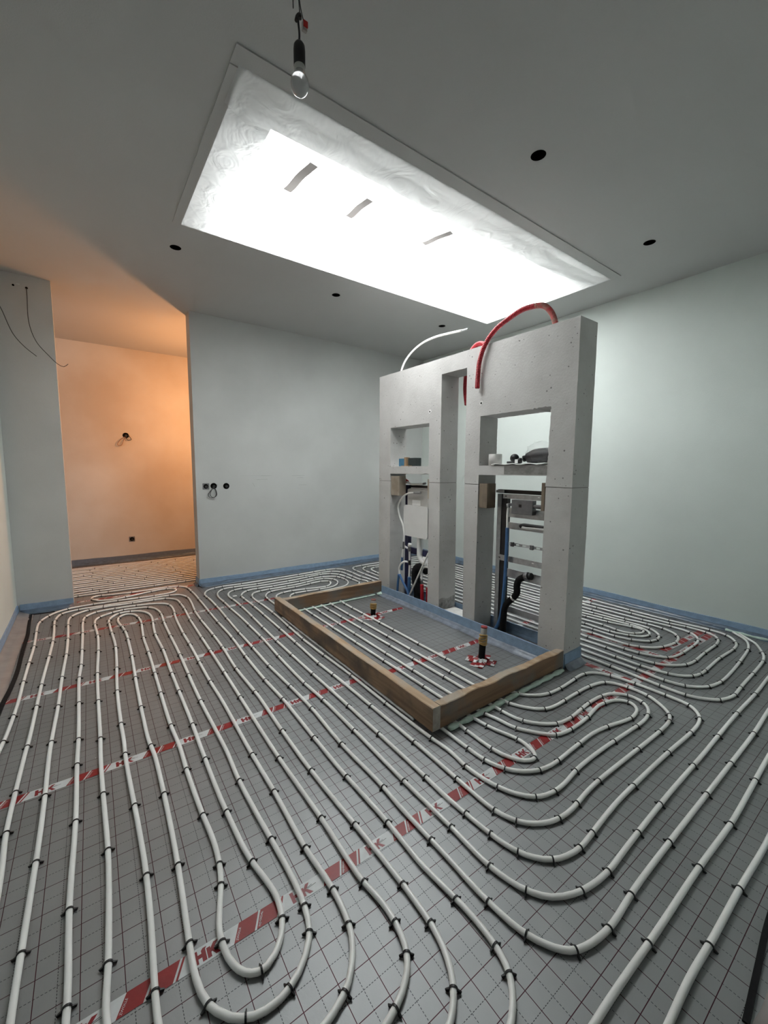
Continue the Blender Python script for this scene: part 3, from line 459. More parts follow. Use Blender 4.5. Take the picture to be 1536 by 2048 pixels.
CLIP_C3 = [4093,709,-160,3908,671,-175,3608,663,-179,3308,659,-178,3168,655,177,3025,692,149,2921,832,104,2916,971,88,2931,1281,88,2928,4421,89,2933,4631,87,3031,4843,23,3158,4866,5,4313,2127,-94,4300,1737,-91,4296,1397,-87,4323,1099,-92,4294,975,-124,4167,884,-159,3980,860,180,3720,873,179,3400,869,-179,3311,874,171,3235,896,154,3139,1004,111,3111,1161,94,3112,1331,89,3117,4410,87,3249,4664,7,4102,1965,-89,4110,1545,-85,4137,1327,-89,4108,1173,-122,3972,1080,-164,3803,1067,-179,3593,1066,178,3412,1105,142,3323,1257,105,3310,1356,94,3302,1636,86,3917,1900,-85,3933,1621,-87,3925,1413,-113,3806,1301,-159,3708,1287,178,3632,1304,152,3540,1404,117,3506,1519,98,3504,1698,91,3771,1898,-87,3791,1710,-79,3840,1526,-75,3830,1431,-141,3698,1449,138,3659,1574,85,3678,1693,85,3583,1810,-89,3577,1591,-82,3619,1459,-63,3755,1362,1,3883,1563,96,3857,1782,97,3415,1658,-87,3415,1369,-74,3445,1308,-56,3594,1199,-17,3761,1173,-1,3934,1211,33,4024,1348,77,4029,1477,94,4005,1656,96,3998,1955,90,3216,1448,-91,3211,1258,-88,3231,1121,-68,3392,982,-19,3520,964,-1,3730,969,1,3970,967,2,4127,989,21,4230,1099,75,4237,1247,96,4217,1365,97,4209,1685,92,4190,2065,93,3177,4759,-172,3039,4560,-95,3032,4440,-93,3026,1150,-93,3016,981,-85,3046,877,-61,3158,784,-21,3295,757,-5,3754,767,3,4073,790,7]
PIPE_C4 = [-342,5420,210,5420,880,5410,1060,5411,1640,5420,2260,5413,2460,5413,2570,5417,2639,5426,2658,5432,2675,5440,2688,5453,2693,5469,2692,5478,2689,5485,2676,5499,2659,5508,2640,5513,2571,5523,2461,5527,2141,5527,1471,5519,1071,5511,871,5510,192,5520,-258,5515,-318,5517,-358,5521,-388,5526,-416,5535,-431,5546,-437,5552,-443,5568,-442,5577,-439,5584,-427,5598,-410,5607,-382,5615,-342,5621,-293,5624,-123,5625,857,5610,1057,5611,1637,5620,2257,5613,2447,5613,2567,5617,2636,5626,2656,5631,2673,5639,2687,5651,2693,5667,2693,5675,2685,5691,2670,5702,2652,5710,2633,5715,2594,5720,2494,5726,2354,5728,2154,5728,944,5710,734,5711,194,5720,-246,5715,-336,5719,-395,5728,-413,5734,-430,5744,-440,5758,-443,5766,-443,5774,-435,5790,-421,5802,-404,5810,-375,5816,-345,5820,-255,5825,-115,5825,705,5812,915,5810,1635,5820,2245,5813,2435,5813,2574,5818,2624,5824,2653,5830,2671,5838,2679,5843,2690,5857,2693,5865,2693,5873,2691,5881,2680,5896,2664,5906,2636,5914,2586,5921,2527,5925,2387,5928,2177,5928,937,5910,727,5911,187,5920,-253,5915,-343,5920,-373,5923,-402,5930,-420,5937,-434,5949,-442,5964,-443,5972,-441,5980,-431,5995,-415,6005,-397,6012,-338,6021,-248,6025,-108,6025,702,6012,902,6010,1632,6020,2242,6013,2422,6013,2552,6016,2631,6025,2651,6029,2669,6037,2684,6048,2689,6055,2692,6063,2693,6071,2692,6079,2682,6094,2666,6105,2638,6114,2589,6121,2529,6125,2389,6128,2179,6128,939,6110,729,6111,189,6120,-251,6115,-340,6119,-370,6123,-399,6129,-418,6136,-433,6147,-442,6162,-443,6170,-442,6178,-433,6193,-417,6204,-399,6211,-370,6217,-330,6222,-240,6225,-100,6225,859,6210,1059,6211,1629,6220,2309,6213,2439,6213,2539,6216,2599,6220,2648,6229,2675,6240,2688,6253,2693,6269,2692,6277,2689,6285,2677,6298,2650,6311,2601,6320,2492,6326,2302,6328,1492,6319,952,6310,732,6311,192,6320,-258,6315,-338,6319,-397,6328,-415,6335,-431,6345,-441,6360,-443,6368,-442,6376,-434,6391,-420,6403,-402,6410,-373,6417,-333,6421,-243,6425,-103,6425,867,6410,1057,6411,1627,6420,2307,6413,2437,6413,2537,6415,2597,6420,2636,6426,2664,6434,2680,6444,2691,6459,2693,6467,2693,6475,2690,6483,2685,6491,2671,6502,2643,6513,2594,6520,2534,6525,2334,6528,1504,6519,955,6510,735,6511,195,6520,-165,6515,-265,6515,-345,6520,-375,6524,-404,6530,-422,6538,-436,6550,-443,6566,-443,6574,-440,6582,-429,6596,-413,6606,-395,6612,-365,6618,-325,6622,-236,6626,-106,6625,864,6610,1054,6611,1624,6620,2304,6613,2434,6613,2534,6615,2584,6619,2633,6625,2662,6633,2678,6643,2690,6657,2693,6665,2693,6673,2691,6681,2680,6695,2673,6701,2655,6709,2617,6718,2547,6724,2457,6727,2337,6728,2067,6726,957,6710,737,6711,187,6720,-263,6715,-343,6720,-372,6723,-401,6730,-419,6737,-434,6748,-442,6764,-443,6772,-441,6780,-431,6795,-415,6805,-397,6812,-368,6817,-328,6822,-238,6826,-108,6825,862,6810,1062,6811,1632,6820,2302,6813,2432,6813,2532,6815,2581,6818,2631,6825,2660,6832,2676,6841,2689,6855,2692,6863,2693,6871,2692,6879,2682,6894,2675,6900,2658,6908,2619,6917,2559,6923,2480,6927,2360,6928,2080,6927,930,6910,720,6911,210,6920,-332,6920]
CLIP_C4 = [-120,5420,0,150,5420,0,600,5413,-1,940,5410,0,861,5510,180,72,5519,-179,7,5623,-1,317,5619,-1,737,5611,-1,964,5710,-180,215,5820,-1,545,5814,-1,967,5910,-180,577,5914,179,167,5920,-180,62,6022,-1,312,6019,-1,939,6110,-180,469,6116,179,119,6120,-179,942,6310,-180,522,6315,179,12,6318,-179,-73,6425,-1,367,6418,-1,895,6510,180,25,6518,-179,404,6617,-1,1274,6615,1,807,6710,180,-3,6718,-179,52,6822,-1,332,6818,-1,732,6811,-1,1052,6811,1]
# ------------------------------------------------------------------ the setting
ZC = 3.125                                   # ceiling height above the insulation
XL, XR, YB, YF = -0.58, 4.50, 5.10, 7.20     # left wall, right wall, back wall, far wall of the next room
WT = 0.175
CX0, CX1, CY0, CY1 = 0.665, 3.975, 1.968, 3.375  # opening in the ceiling
OX0, OX1, OY0, OY1 = 0.945, 3.965, 2.37, 3.368  # smaller roof light above it, inset to shape the film's grey fade
SPOTS = [(2.14, 1.488), (3.60, 1.492), (0.688, 3.752), (2.144, 3.763), (3.614, 3.765)]
JL, JR = -0.152, 1.04                        # doorway jambs

floor = struct('floor', box(-1.6, 4.68, -2.3, 7.36, -0.16, -0.03), M['subfloor'])
# insulation sheets, one metre wide, laid side by side; the printed grid runs slightly askew to the walls
sheet_edges = [-2.2, -0.90, 0.125, 1.142, 2.162, 3.155, 4.182, 5.203, 6.21, 7.20]
GRID_O = {2: (0.7747, 0.6473), 3: (0.118, 1.436)}
for k in range(len(sheet_edges) - 1):
    y0, y1 = sheet_edges[k] + 0.0006, sheet_edges[k + 1] - 0.0006
    x0, x1 = (XL, XR) if y0 < 5.0 else (-1.5, 3.2)
    ox, oy = GRID_O.get(k, (0.03 * k + 0.01, y0 + 0.02))
    rot = -0.0113 if k < 4 else -0.008
    c, s = math.cos(-rot), math.sin(-rot)
    bm = bmesh.new()
    top, bot = [], []
    for x, y in ((x0, y0), (x1, y0), (x1, y1), (x0, y1)):
        dx, dy = x - ox, y - oy
        lx, ly = c * dx - s * dy, s * dx + c * dy
        top.append(bm.verts.new((lx, ly, 0))); bot.append(bm.verts.new((lx, ly, -0.0298)))
    bm.faces.new(top); bm.faces.new(list(reversed(bot)))
    for i in range(4): bm.faces.new([top[i], bot[i], bot[(i + 1) % 4], top[(i + 1) % 4]])
    sh = link('insulation_sheet', to_mesh(bm), M['grid'], floor)
    sh.location = (ox, oy, 0); sh.rotation_euler = (0, 0, rot)

# ceiling with the skylight opening and five round cut-outs
def circ(cx, cy, r, n=28): return [(cx + r * math.cos(2 * math.pi * i / n), cy + r * math.sin(2 * math.pi * i / n)) for i in range(n)]
loops = [[(-1.6, -2.3), (4.68, -2.3), (4.68, 7.36), (-1.6, 7.36)],
         [(CX0, CY0), (CX1, CY0), (CX1, CY1), (CX0, CY1)]] + [circ(x, y, 0.040) for x, y in SPOTS]
struct('ceiling', slab_with_holes(loops, lambda u, v: (u, v, ZC), Vector((0, 0, 0.13))), M['ceiling'])

def wall(name, x0, x1, y0, y1, m, z0=-0.03, z1=ZC):
    return struct(name, box(x0, x1, y0, y1, z0, z1), m)
wall_back = wall('wall_back', JR, XR + 0.15, YB, YB + WT, M['plaster_grey'])
wall_stub = wall('wall_back_left', XL, JL, YB, YB + WT, M['plaster_grey'])
wall('wall_left', XL - 0.15, XL, -2.2, YB + WT, M['plaster'])
wall('wall_right', XR, XR + 0.15, -2.2, YB, M['plaster'])
wall('wall_front', 1.26, XR, -0.06, 0.085, M['plaster'])
wall('wall_rear', XL - 0.15, XR + 0.15, -2.35, -2.2, M['plaster'])
wall('wall_far', -1.6, 3.35, YF, YF + 0.15, M['plaster_stained'])
wall('wall_far_left', -1.65, -1.5, YB + WT, YF, M['plaster'])
wall('wall_far_right', 3.2, 3.35, YB + WT, YF, M['plaster'])

# faint pencil lines left on the back wall
bm = bmesh.new()
for (xa, za), (xb, zb) in (((1.748, 1.254), (1.889, 1.258)), ((1.807, 1.302), (1.926, 1.304)), ((1.695, 1.215), (1.725, 1.168)), ((2.288, 1.273), (2.386, 1.276)),
                           ((2.319, 1.179), (2.432, 1.182)), ((2.301, 1.303), (2.393, 1.305)), ((1.55, 1.303), (1.95, 1.304)), ((2.22, 1.303), (2.4, 1.305))):
    w = 0.0022 if abs(xb - xa) < 0.2 else 0.0009
    d = Vector((xb - xa, 0, zb - za)).normalized(); nrm = Vector((-d.z, 0, d.x)) * w
    a, b_ = Vector((xa, YB - 0.0006, za)), Vector((xb, YB - 0.0006, zb))
    bm.faces.new([bm.verts.new(p) for p in (a - nrm, b_ - nrm, b_ + nrm * 0.4, a + nrm * 0.4)])
part('pencil_marks', to_mesh(bm), mat('pencil_lead', (0.34, 0.36, 0.35), 0.8), wall_back)

# foam edge strips with their film skirts along the walls: profile swept along a straight run
def edge_strip(name, a, b, n, top, foot, m, m2, seed, lift=0.010):
    """a, b: run on the floor line of the wall, n: unit normal into the room"""
    rnd = random.Random(seed)
    a, b, n = Vector((*a, 0)), Vector((*b, 0)), Vector((*n, 0))
    L = (b - a).length; m_ = max(2, int(L / 0.06))
    bm = bmesh.new(); rows = []
    for i in range(m_ + 1):
        p = a + (b - a) * (i / m_)
        tz = top + 0.003 * math.sin(i * 0.35 + seed) + rnd.uniform(-.0012, .0012)
        prof = [(0.0, tz), (lift, tz - 0.001), (lift + 0.002, tz * 0.55), (lift + 0.004, 0.030), (0.004, 0.0), (0.0, 0.0)]
        rows.append([bm.verts.new(p + n * u + Vector((0, 0, v))) for u, v in prof])
    for r0, r1 in zip(rows, rows[1:]):
        for k in range(len(r0) - 1): bm.faces.new([r0[k], r1[k], r1[k + 1], r0[k + 1]])
    for r in (rows[0], rows[-1]): bm.faces.new(r)
    o = struct(name, to_mesh(bm), m)
    bm = bmesh.new(); rows = []
    for i in range(m_ + 1):
        p = a + (b - a) * (i / m_)
        w = rnd.uniform(-.004, .004); h = rnd.uniform(-.003, .003)
        ft = foot + 0.008 * math.sin(i * 0.22 + seed * 2) + rnd.uniform(-.004, .004)
        prof = [(lift + 0.005, 0.034 + h), (lift + 0.012 + w * .3, 0.020 + h), (lift + (ft - lift) * .45, 0.008 + abs(w)), (ft, 0.0012)]
        rows.append([bm.verts.new(p + n * u + Vector((0, 0, v))) for u, v in prof])
    for r0, r1 in zip(rows, rows[1:]):
        for k in range(len(r0) - 1): bm.faces.new([r0[k], r1[k], r1[k + 1], r0[k + 1]])
    me = to_mesh(bm, True)
    sk = link('film_skirt', me, m2, o)
    md = sk.modifiers.new('thickness', 'SOLIDIFY'); md.thickness = 0.0006
    return o
edge_strip('baseboard_back', (JR - 0.0, YB), (XR, YB), (0, -1), 0.083, 0.072, M['foam_blue'], M['film_blue'], 1)
edge_strip('baseboard_back_left', (XL + 0.02, YB), (JL, YB), (0, -1), 0.085, 0.10, M['foam_blue'], M['film_blue'], 2)
edge_strip('baseboard_right', (XR, 0.10), (XR, YB - 0.02), (-1, 0), 0.080, 0.072, M['foam_blue'], M['film_blue'], 3)
edge_strip('baseboard_left', (XL, -2.1), (XL, YB - 0.02), (1, 0), 0.085, 0.118, M['foam_blue'], M['skirt_left'], 4)
edge_strip('baseboard_front', (1.27, 0.085), (XR - 0.02, 0.085), (0, 1), 0.085, 0.09, M['foam_blue'], M['skirt_left'], 5)
edge_strip('baseboard_far', (-1.48, YF), (3.19, YF), (0, -1), 0.085, 0.06, M['foam_grey'], M['film_blue'], 6)
edge_strip('baseboard_doorway', (JR, YB + WT), (JR, YB), (-1, 0), 0.083, 0.035, M['foam_blue'], M['film_blue'], 7)

# black rubber edge bands lying along the left and front skirts
def band(name, pts, w, m, label):
    P = catmull([(x, y, 0.0) for x, y in pts], 0.04); bm = bmesh.new(); rows = []
    for i, p in enumerate(P):
        t = (P[min(i + 1, len(P) - 1)] - P[max(i - 1, 0)]).normalized(); n = Vector((-t.y, t.x, 0))
        rows.append([bm.verts.new(p + n * s * w / 2 + Vector((0, 0, z))) for s, z in ((-1, 0.0005), (-1, 0.006), (1, 0.006), (1, 0.0005))])
    for a, b in zip(rows, rows[1:]):
        for k in range(3): bm.faces.new([a[k], a[k + 1], b[k + 1], b[k]])
        bm.faces.new([a[3], a[0], b[0], b[3]])
    bm.faces.new(rows[0]); bm.faces.new(list(reversed(rows[-1])))
    return tag(link(name, to_mesh(bm), m), label, 'rubber band')
band('edge_band', [(-0.478, 4.99), (-0.462, 4.62), (-0.450, 4.40), (-0.448, 4.0), (-0.440, 3.62), (-0.446, 3.36), (-0.462, 3.1), (-0.462, 2.4), (-0.46, 1.2), (-0.46, 0.2)], 0.024, M['rubber'],
     'black rubber edge band on the floor along the left wall')
band('edge_band', [(-0.49, 5.015), (-0.42, 4.99), (-0.36, 4.985), (-0.30, 4.988)], 0.016, M['rubber'], 'short black rubber band on the floor at the foot of the grey wall stub')
band('edge_band', [(1.265, 0.180), (1.45, 0.194), (1.62, 0.206), (2.2, 0.215), (3.2, 0.21), (4.35, 0.2)], 0.015, M['rubber'], 'black rubber edge band in the bottom right corner of the floor')

# ------------------------------------------------------------------ skylight: shaft, glazing, film, tapes
win = struct('window_1', slab_with_holes([[(CX0 - .05, CY0 - .05), (CX1 + .05, CY0 - .05), (CX1 + .05, CY1 + .05), (CX0 - .05, CY1 + .05)],
             [(OX0, OY0), (OX1, OY0), (OX1, OY1), (OX0, OY1)]], lambda u, v: (u, v, ZC + 0.131), Vector((0, 0, 0.28))), mat('white_shaft_lining', (0.82, 0.82, 0.81), 0.8))  # unseen step plate, shaped to dim the film's near and left edges
link('skylight_glazing', box(OX0 - .04, OX1 + .04, OY0 - .04, OY1 + .04, ZC + 0.415, ZC + 0.425), M['skyglass'], win)

def film_sheet(name, fx, fy0, fy1, label, seed, n=110, m=44, dz=0.0):
    """wrinkled thin film between two edges y = fy0(x) and y = fy1(x)"""
    rnd = random.Random(seed)
    folds = [(rnd.uniform(fx[0], fx[1]), rnd.uniform(0, 1), rnd.uniform(-.9, .9), rnd.uniform(0.002, 0.007), rnd.uniform(0.012, 0.035)) for _ in range(26)]
    bm = bmesh.new(); G = []
    for i in range(n + 1):
        x = fx[0] + (fx[1] - fx[0]) * i / n; row = []
        for j in range(m + 1):
            t = j / m; y = fy0(x) + (fy1(x) - fy0(x)) * t
            e = min(1.0, min(i / n, 1 - i / n) * 14, min(t, 1 - t) * 5)
            z = ZC - 0.004 - dz - 0.016 * e
            z += e * 0.006 * math.sin(x * 9 + seed) * math.sin(y * 13 + x * 5)
            for (cx, ct, sl, amp, wd) in folds:
                q = (x - cx) - sl * (t - ct)
                z += e * amp * math.exp(-(q / wd) ** 2) * math.exp(-((t - ct) / 0.35) ** 2)
            row.append(bm.verts.new((x, y, z)))
        G.append(row)
    for i in range(n):
        for j in range(m): bm.faces.new([G[i][j], G[i + 1][j], G[i + 1][j + 1], G[i][j + 1]])
    o = link(name, to_mesh(bm, True), M['film'])
    return tag(o, label, 'plastic film')
def seam(x):
    pts = [(0.6, 2.13), (0.665, 2.172), (1.065, 2.363), (1.166, 2.378), (1.568, 2.37), (2.179, 2.336), (3.9, 2.115), (4.1, 2.09)]
    for (a, ya), (b, yb) in zip(pts, pts[1:]):
        if a <= x <= b: return ya + (yb - ya) * (x - a) / (b - a)
    return pts[-1][1]
film_near = film_sheet('plastic_film', (0.64, 3.975), lambda x: 1.95, lambda x: seam(x) + 0.02, 'narrow milky plastic film sheet over the skylight edge nearest the hanging bulb', 3, dz=0.004)
film_far = film_sheet('plastic_film', (0.64, 3.985), lambda x: seam(x) - 0.02, lambda x: 3.385, 'large milky plastic film sheet covering most of the skylight', 8)

def ceil_tape(name, a, b, w, label, mt=None, z=ZC - 0.001, curl=0.0, thick=0.0008):
    a, b = Vector((*a, z)), Vector((*b, z)); d = (b - a).normalized(); n = Vector((-d.y, d.x, 0)) * w / 2
    bm = bmesh.new(); rows = []
    for i in range(9):
        t = i / 8; p = a + (b - a) * t + Vector((0, 0, -curl * math.sin(t * math.pi) - 0.002 * math.sin(t * 9)*(curl > 0))) + n * (0.25 * math.sin(t * 5) * (curl > 0))
        rows.append([bm.verts.new(p + n * s + Vector((0, 0, h))) for s, h in ((-1, 0), (1, 0), (1, -thick), (-1, -thick))])
    for r0, r1 in zip(rows, rows[1:]):
        for k in range(4): bm.faces.new([r0[k], r0[(k + 1) % 4], r1[(k + 1) % 4], r1[k]])
    bm.faces.new(rows[0]); bm.faces.new(list(reversed(rows[-1])))
    return tag(link(name, to_mesh(bm), mt or M['masking']), label, 'tape')
ceil_tape('masking_tape', (1.147, 2.249), (1.102, 2.545), 0.052, 'wavy strip of masking tape on the skylight film closest to the bulb', z=ZC - 0.034, curl=0.004)
ceil_tape('masking_tape', (1.570, 2.312), (1.545, 2.545), 0.050, 'middle strip of the three masking tapes across the skylight film seam', z=ZC - 0.034, curl=0.003)
ceil_tape('masking_tape', (2.245, 2.255), (2.175, 2.488), 0.048, 'strip of masking tape on the film seam nearest the concrete partition', z=ZC - 0.034, curl=0.003)
ceil_tape('border_tape', (0.606, 1.915), (3.982, 1.915), 0.095, 'long grey tape border along the near edge of the skylight film', mt=M['ceiling'], thick=0.006)
ceil_tape('border_tape', (0.634, 1.97), (0.634, 3.385), 0.055, 'grey tape border along the left edge of the skylight film', mt=M['ceiling'], thick=0.006)

# downlight cut-outs in the ceiling
where = ['right of the bulb', 'nearest the right wall', 'at the far left', 'beyond the skylight above the back wall', 'above the white hose']
for (x, y), w in zip(SPOTS, where):
    t = thing('downlight_cutout', 'round dark downlight hole in the ceiling ' + w, 'ceiling hole', (x, y, ZC), 'downlight holes in the ceiling')
    bm = bmesh.new(); add_lathe(bm, [(0.0412, ZC - 0.0006), (0.0385, ZC - 0.0008), (0.0385, ZC + 0.09), (0.0, ZC + 0.09)], (x, y), 28)
    part('hole_lining', to_mesh(bm, True), M['hole'], t)
    part('cable_end', tube([(x + .02, y + .01, ZC + .085), (x + .012, y - .008, ZC + .05), (x - .012, y + .01, ZC + .03), (x - .02, y - .012, ZC + .02)], 0.0028, 0.01, 6), M['wire_brown'], t)
# ------------------------------------------------------------------ joint tapes printed HK
def text_polys(body, size):
    cu = bpy.data.curves.new('t', 'FONT'); cu.body = body; cu.size = size; cu.resolution_u = 2
    o = bpy.data.objects.new('t', cu); COL.objects.link(o)
    bpy.context.view_layer.update()
    me = bpy.data.meshes.new_from_object(o.evaluated_get(bpy.context.evaluated_depsgraph_get()))
    out = ([tuple(v.co) for v in me.vertices], [tuple(p.vertices) for p in me.polygons])
    bpy.data.objects.remove(o); bpy.data.curves.remove(cu); bpy.data.meshes.remove(me)
    return out
TXT = {k: text_polys(k, 0.0088) for k in ('ZWOLLE', 'NIJVERDAL')}
PER, TW, SL = 0.2905, 0.050, 0.54            # print period, tape width, slant of the stripes (dx/dy)
def clip_x(poly, x0, x1):
    for lim, sgn in ((x0, 1), (x1, -1)):
        out = []
        for i, p in enumerate(poly):
            q = poly[(i + 1) % len(poly)]
            ip, iq = sgn * (p[0] - lim) >= 0, sgn * (q[0] - lim) >= 0
            if ip: out.append(p)
            if ip != iq:
                t = (lim - p[0]) / (q[0] - p[0]); out.append((lim, p[1] + (q[1] - p[1]) * t))
        poly = out
        if len(poly) < 3: return None
    return poly
def H(x, y, w, h): return [(x, y), (x + w, y), (x + w, y + h), (x, y + h)]
LET = []
def _let(poly): LET.append(poly)
lb, lh = 0.006, 0.037
_let(H(0.043, lb, 0.0115, lh)); _let(H(0.0545, lb + .013, 0.010, .011)); _let(H(0.0645, lb, 0.0115, lh * .86))      # H
_let([(0.0645, lb + lh * .86), (0.076, lb + lh * .86), (0.081, lb + lh), (0.070, lb + lh)])
_let(H(0.0785, lb, 0.0105, lh * .82))                                                                              # K
_let([(0.0885, lb + .013), (0.093, lb + .0145), (0.112, lb + lh), (0.099, lb + lh), (0.0885, lb + .024)])
_let([(0.0905, lb + .0165), (0.0985, lb + .0195), (0.113, lb), (0.100, lb)])
INK = [[(0.100, lb + .0185), (0.132, lb + .0215), (0.132, lb + .023), (0.099, lb + .020)], [(0.099, lb + .0215), (0.118, lb + .0245), (0.118, lb + .026), (0.098, lb + .0232)]]
def joint_tape(x0, x1, y, phase, rot, label, text=True, z=0.0009, name='joint_tape', width=TW, group=None):
    bm = bmesh.new(); rnd = random.Random(int(y * 1000))
    sc = width / TW
    def face(poly, mi, dz):
        poly = clip_x([(px, py * sc) for px, py in poly], 0.0, x1 - x0)
        if not poly: return
        vs = []
        for px, py in poly:
            if not vs or (abs(px - vs[-1][0]) + abs(py - vs[-1][1])) > 1e-6: vs.append((px, py))
        if len(vs) < 3: return
        f = bm.faces.new([bm.verts.new((px, py - width / 2, z + dz)) for px, py in vs]); f.material_index = mi
    face([(0, 0), (x1 - x0, 0), (x1 - x0, TW), (0, TW)], 0, 0.0)
    k = -2
    while k * PER < (x1 - x0):
        u = k * PER + phase
        def par(a, b, mi, dz=0.0003):
            face([(u + a, 0), (u + b, 0), (u + b + SL * TW, TW), (u + a + SL * TW, TW)], mi, dz)
        par(0.148, 0.208, 1); par(0.2145, 0.277, 1); par(0.2835, 0.290, 1)
        for p in LET: face([(u + a, b) for a, b in p], 2, 0.0003)
        for p in INK: face([(u + a, b) for a, b in p], 3, 0.0003)
        if text:
            for body, off in (('ZWOLLE', 0.1605), ('NIJVERDAL', 0.2265)):
                vs, ps = TXT[body]
                ang = math.atan2(1.0, SL); c, s = math.cos(ang), math.sin(ang)
                ln = max(v[0] for v in vs); kx = min(1.0, 0.050 / ln)
                pts = [(u + off + c * v[0] * kx - s * v[1], 0.003 + s * v[0] * kx + c * v[1]) for v in vs]
                for f in ps:
                    q = [pts[i] for i in f]
                    if min(a for a, b in q) > 0.0 and max(a for a, b in q) < x1 - x0 and max(b for a, b in q) < TW: face(q, 0, 0.0005)
        k += 1
    bmesh.ops.recalc_face_normals(bm, faces=bm.faces)
    for f in bm.faces:
        if f.normal.z < 0: f.normal_flip()
    me = bpy.data.meshes.new('joint_tape'); bm.to_mesh(me); bm.free()
    o = link(name, me, [M['tape_white'], M['tape_red'], M['tape_dark'], M['tape_ink']])
    o.location = (x0, y, 0); o.rotation_euler = (0, 0, rot)
    return tag(o, label, 'printed tape', group)
joint_tape(-0.46, 4.29, 1.147, 0.1303 + 0.46 - 0.29, -0.0165, 'long red and white HK joint tape across the floor nearest the camera')
joint_tape(-0.40, 1.412, 2.176, 0.113, 0.004, 'red and white HK joint tape second nearest the camera, left of the wooden frame')
joint_tape(1.475, 2.53, 2.146, 0.20, -0.010, 'red and white HK joint tape inside the wooden frame, nearer end')
joint_tape(-0.45, 1.415, 3.168, 0.07, -0.0115, 'red and white HK joint tape third from the camera, left of the wooden frame', text=False)
joint_tape(1.49, 2.52, 3.141, 0.16, -0.020, 'red and white HK joint tape inside the frame by the shorter pipe stub', text=False)
joint_tape(-0.55, 1.62, 4.222, 0.12, -0.028, 'faded red and white HK joint tape across the floor before the doorway', text=False)
joint_tape(-0.13, 1.00, 5.205, 0.02, -0.004, 'red and white HK joint tape lying in the doorway threshold', text=False)
joint_tape(2.92, 4.40, 2.15, 0.05, -0.01, 'red and white HK joint tape on the floor behind the concrete partition', text=False)
joint_tape(3.545, 4.28, 1.178, 0.11, -0.06, 'second overlapping HK tape strip beside the right wall', text=False, z=0.0018)
def joint_tape_y(x, y0, y1, label):
    o = joint_tape(0, y1 - y0, 0, 0.1, 0, label, text=False, z=0.0014)
    o.location = (x, y1, 0); o.rotation_euler = (0, 0, -math.pi / 2 + 0.02)
joint_tape_y(3.405, 1.05, 1.95, 'HK tape running under the pipes between partition and right wall, parallel to the partition')
joint_tape_y(2.84, 1.12, 1.44, 'short crumpled piece of pale HK tape beside the partition foot')

# ------------------------------------------------------------------ underfloor heating pipes with their clips
PR = 0.0092
def clip_mesh():
    bm = bmesh.new(); R = PR + 0.0016; w = 0.0026; n = 9
    rows = []
    for i in range(n + 1):
        a = math.pi * (-0.10 + 1.20 * i / n)
        for_r = []
        for dx in (-w, w):
            for rr in (R - 0.0012, R + 0.0010):
                for_r.append(bm.verts.new((dx, rr * math.cos(a), rr * math.sin(a))))
        rows.append([for_r[0], for_r[1], for_r[3], for_r[2]])
    for a, b in zip(rows, rows[1:]):
        for k in range(4): bm.faces.new([a[k], a[(k + 1) % 4], b[(k + 1) % 4], b[k]])
    bm.faces.new(rows[0]); bm.faces.new(list(reversed(rows[-1])))
    for s in (-1, 1):            # barbed feet pressed into the foil, splayed outwards
        y0 = s * R
        pts = [(-.0030, y0 * .96, -PR + .0006), (.0030, y0 * .96, -PR + .0006), (.0022, y0 + s * .0090, -PR + .0004), (-.0022, y0 + s * .0090, -PR + .0004)]
        top = [(-.0030, y0 * .96, .0010), (.0030, y0 * .96, .0010), (.0012, y0 + s * .0115, -PR + .0055), (-.0012, y0 + s * .0115, -PR + .0055)]
        A = [bm.verts.new(p) for p in pts]; B = [bm.verts.new(p) for p in top]
        bm.faces.new(A); bm.faces.new(list(reversed(B)))
        for k in range(4): bm.faces.new([A[k], A[(k + 1) % 4], B[(k + 1) % 4], B[k]])
    me = to_mesh(bm); me.materials.append(M['black']); return me
CLIP = clip_mesh()
def heating_pipe(flat, clips, label, seed):
    pts = [Vector((flat[i] / 1000, flat[i + 1] / 1000, PR + 0.0016)) for i in range(0, len(flat), 2)]
    P = catmull(pts, 0.03)
    bm = bmesh.new(); add_tube(bm, P, PR, 10)
    o = link('heating_pipe', to_mesh(bm), M['pipe'])
    tag(o, label, 'pipe', 'underfloor heating pipe circuits')
    rnd = random.Random(seed)
    for i in range(0, len(clips), 3):
        c = bpy.data.objects.new('pipe_clip', CLIP); COL.objects.link(c); c.parent = o
        c.location = (clips[i] / 1000, clips[i + 1] / 1000, PR + 0.0016)
        c.rotation_euler = (0, 0, math.radians(clips[i + 2] + rnd.uniform(-9, 9)))
    return o
heating_pipe(PIPE_C1, CLIP_C1, 'white heating pipe spiral covering the left floor from the doorway to the camera', 1)
heating_pipe(PIPE_C2, CLIP_C2, 'white heating pipe winding around and through the wooden frame in the middle', 2)
heating_pipe(PIPE_C3, CLIP_C3, 'white heating pipe spiral between the concrete partition and the right wall', 3)
heating_pipe(PIPE_C4, CLIP_C4, 'white heating pipe rows in the orange-lit room beyond the doorway', 4)
tag(link('paper_scrap', box(1.225, 1.268, 4.405, 4.445, 0.020, 0.021), M['paper']), 'small white paper scrap lying on the pipes left of the wooden frame', 'paper')
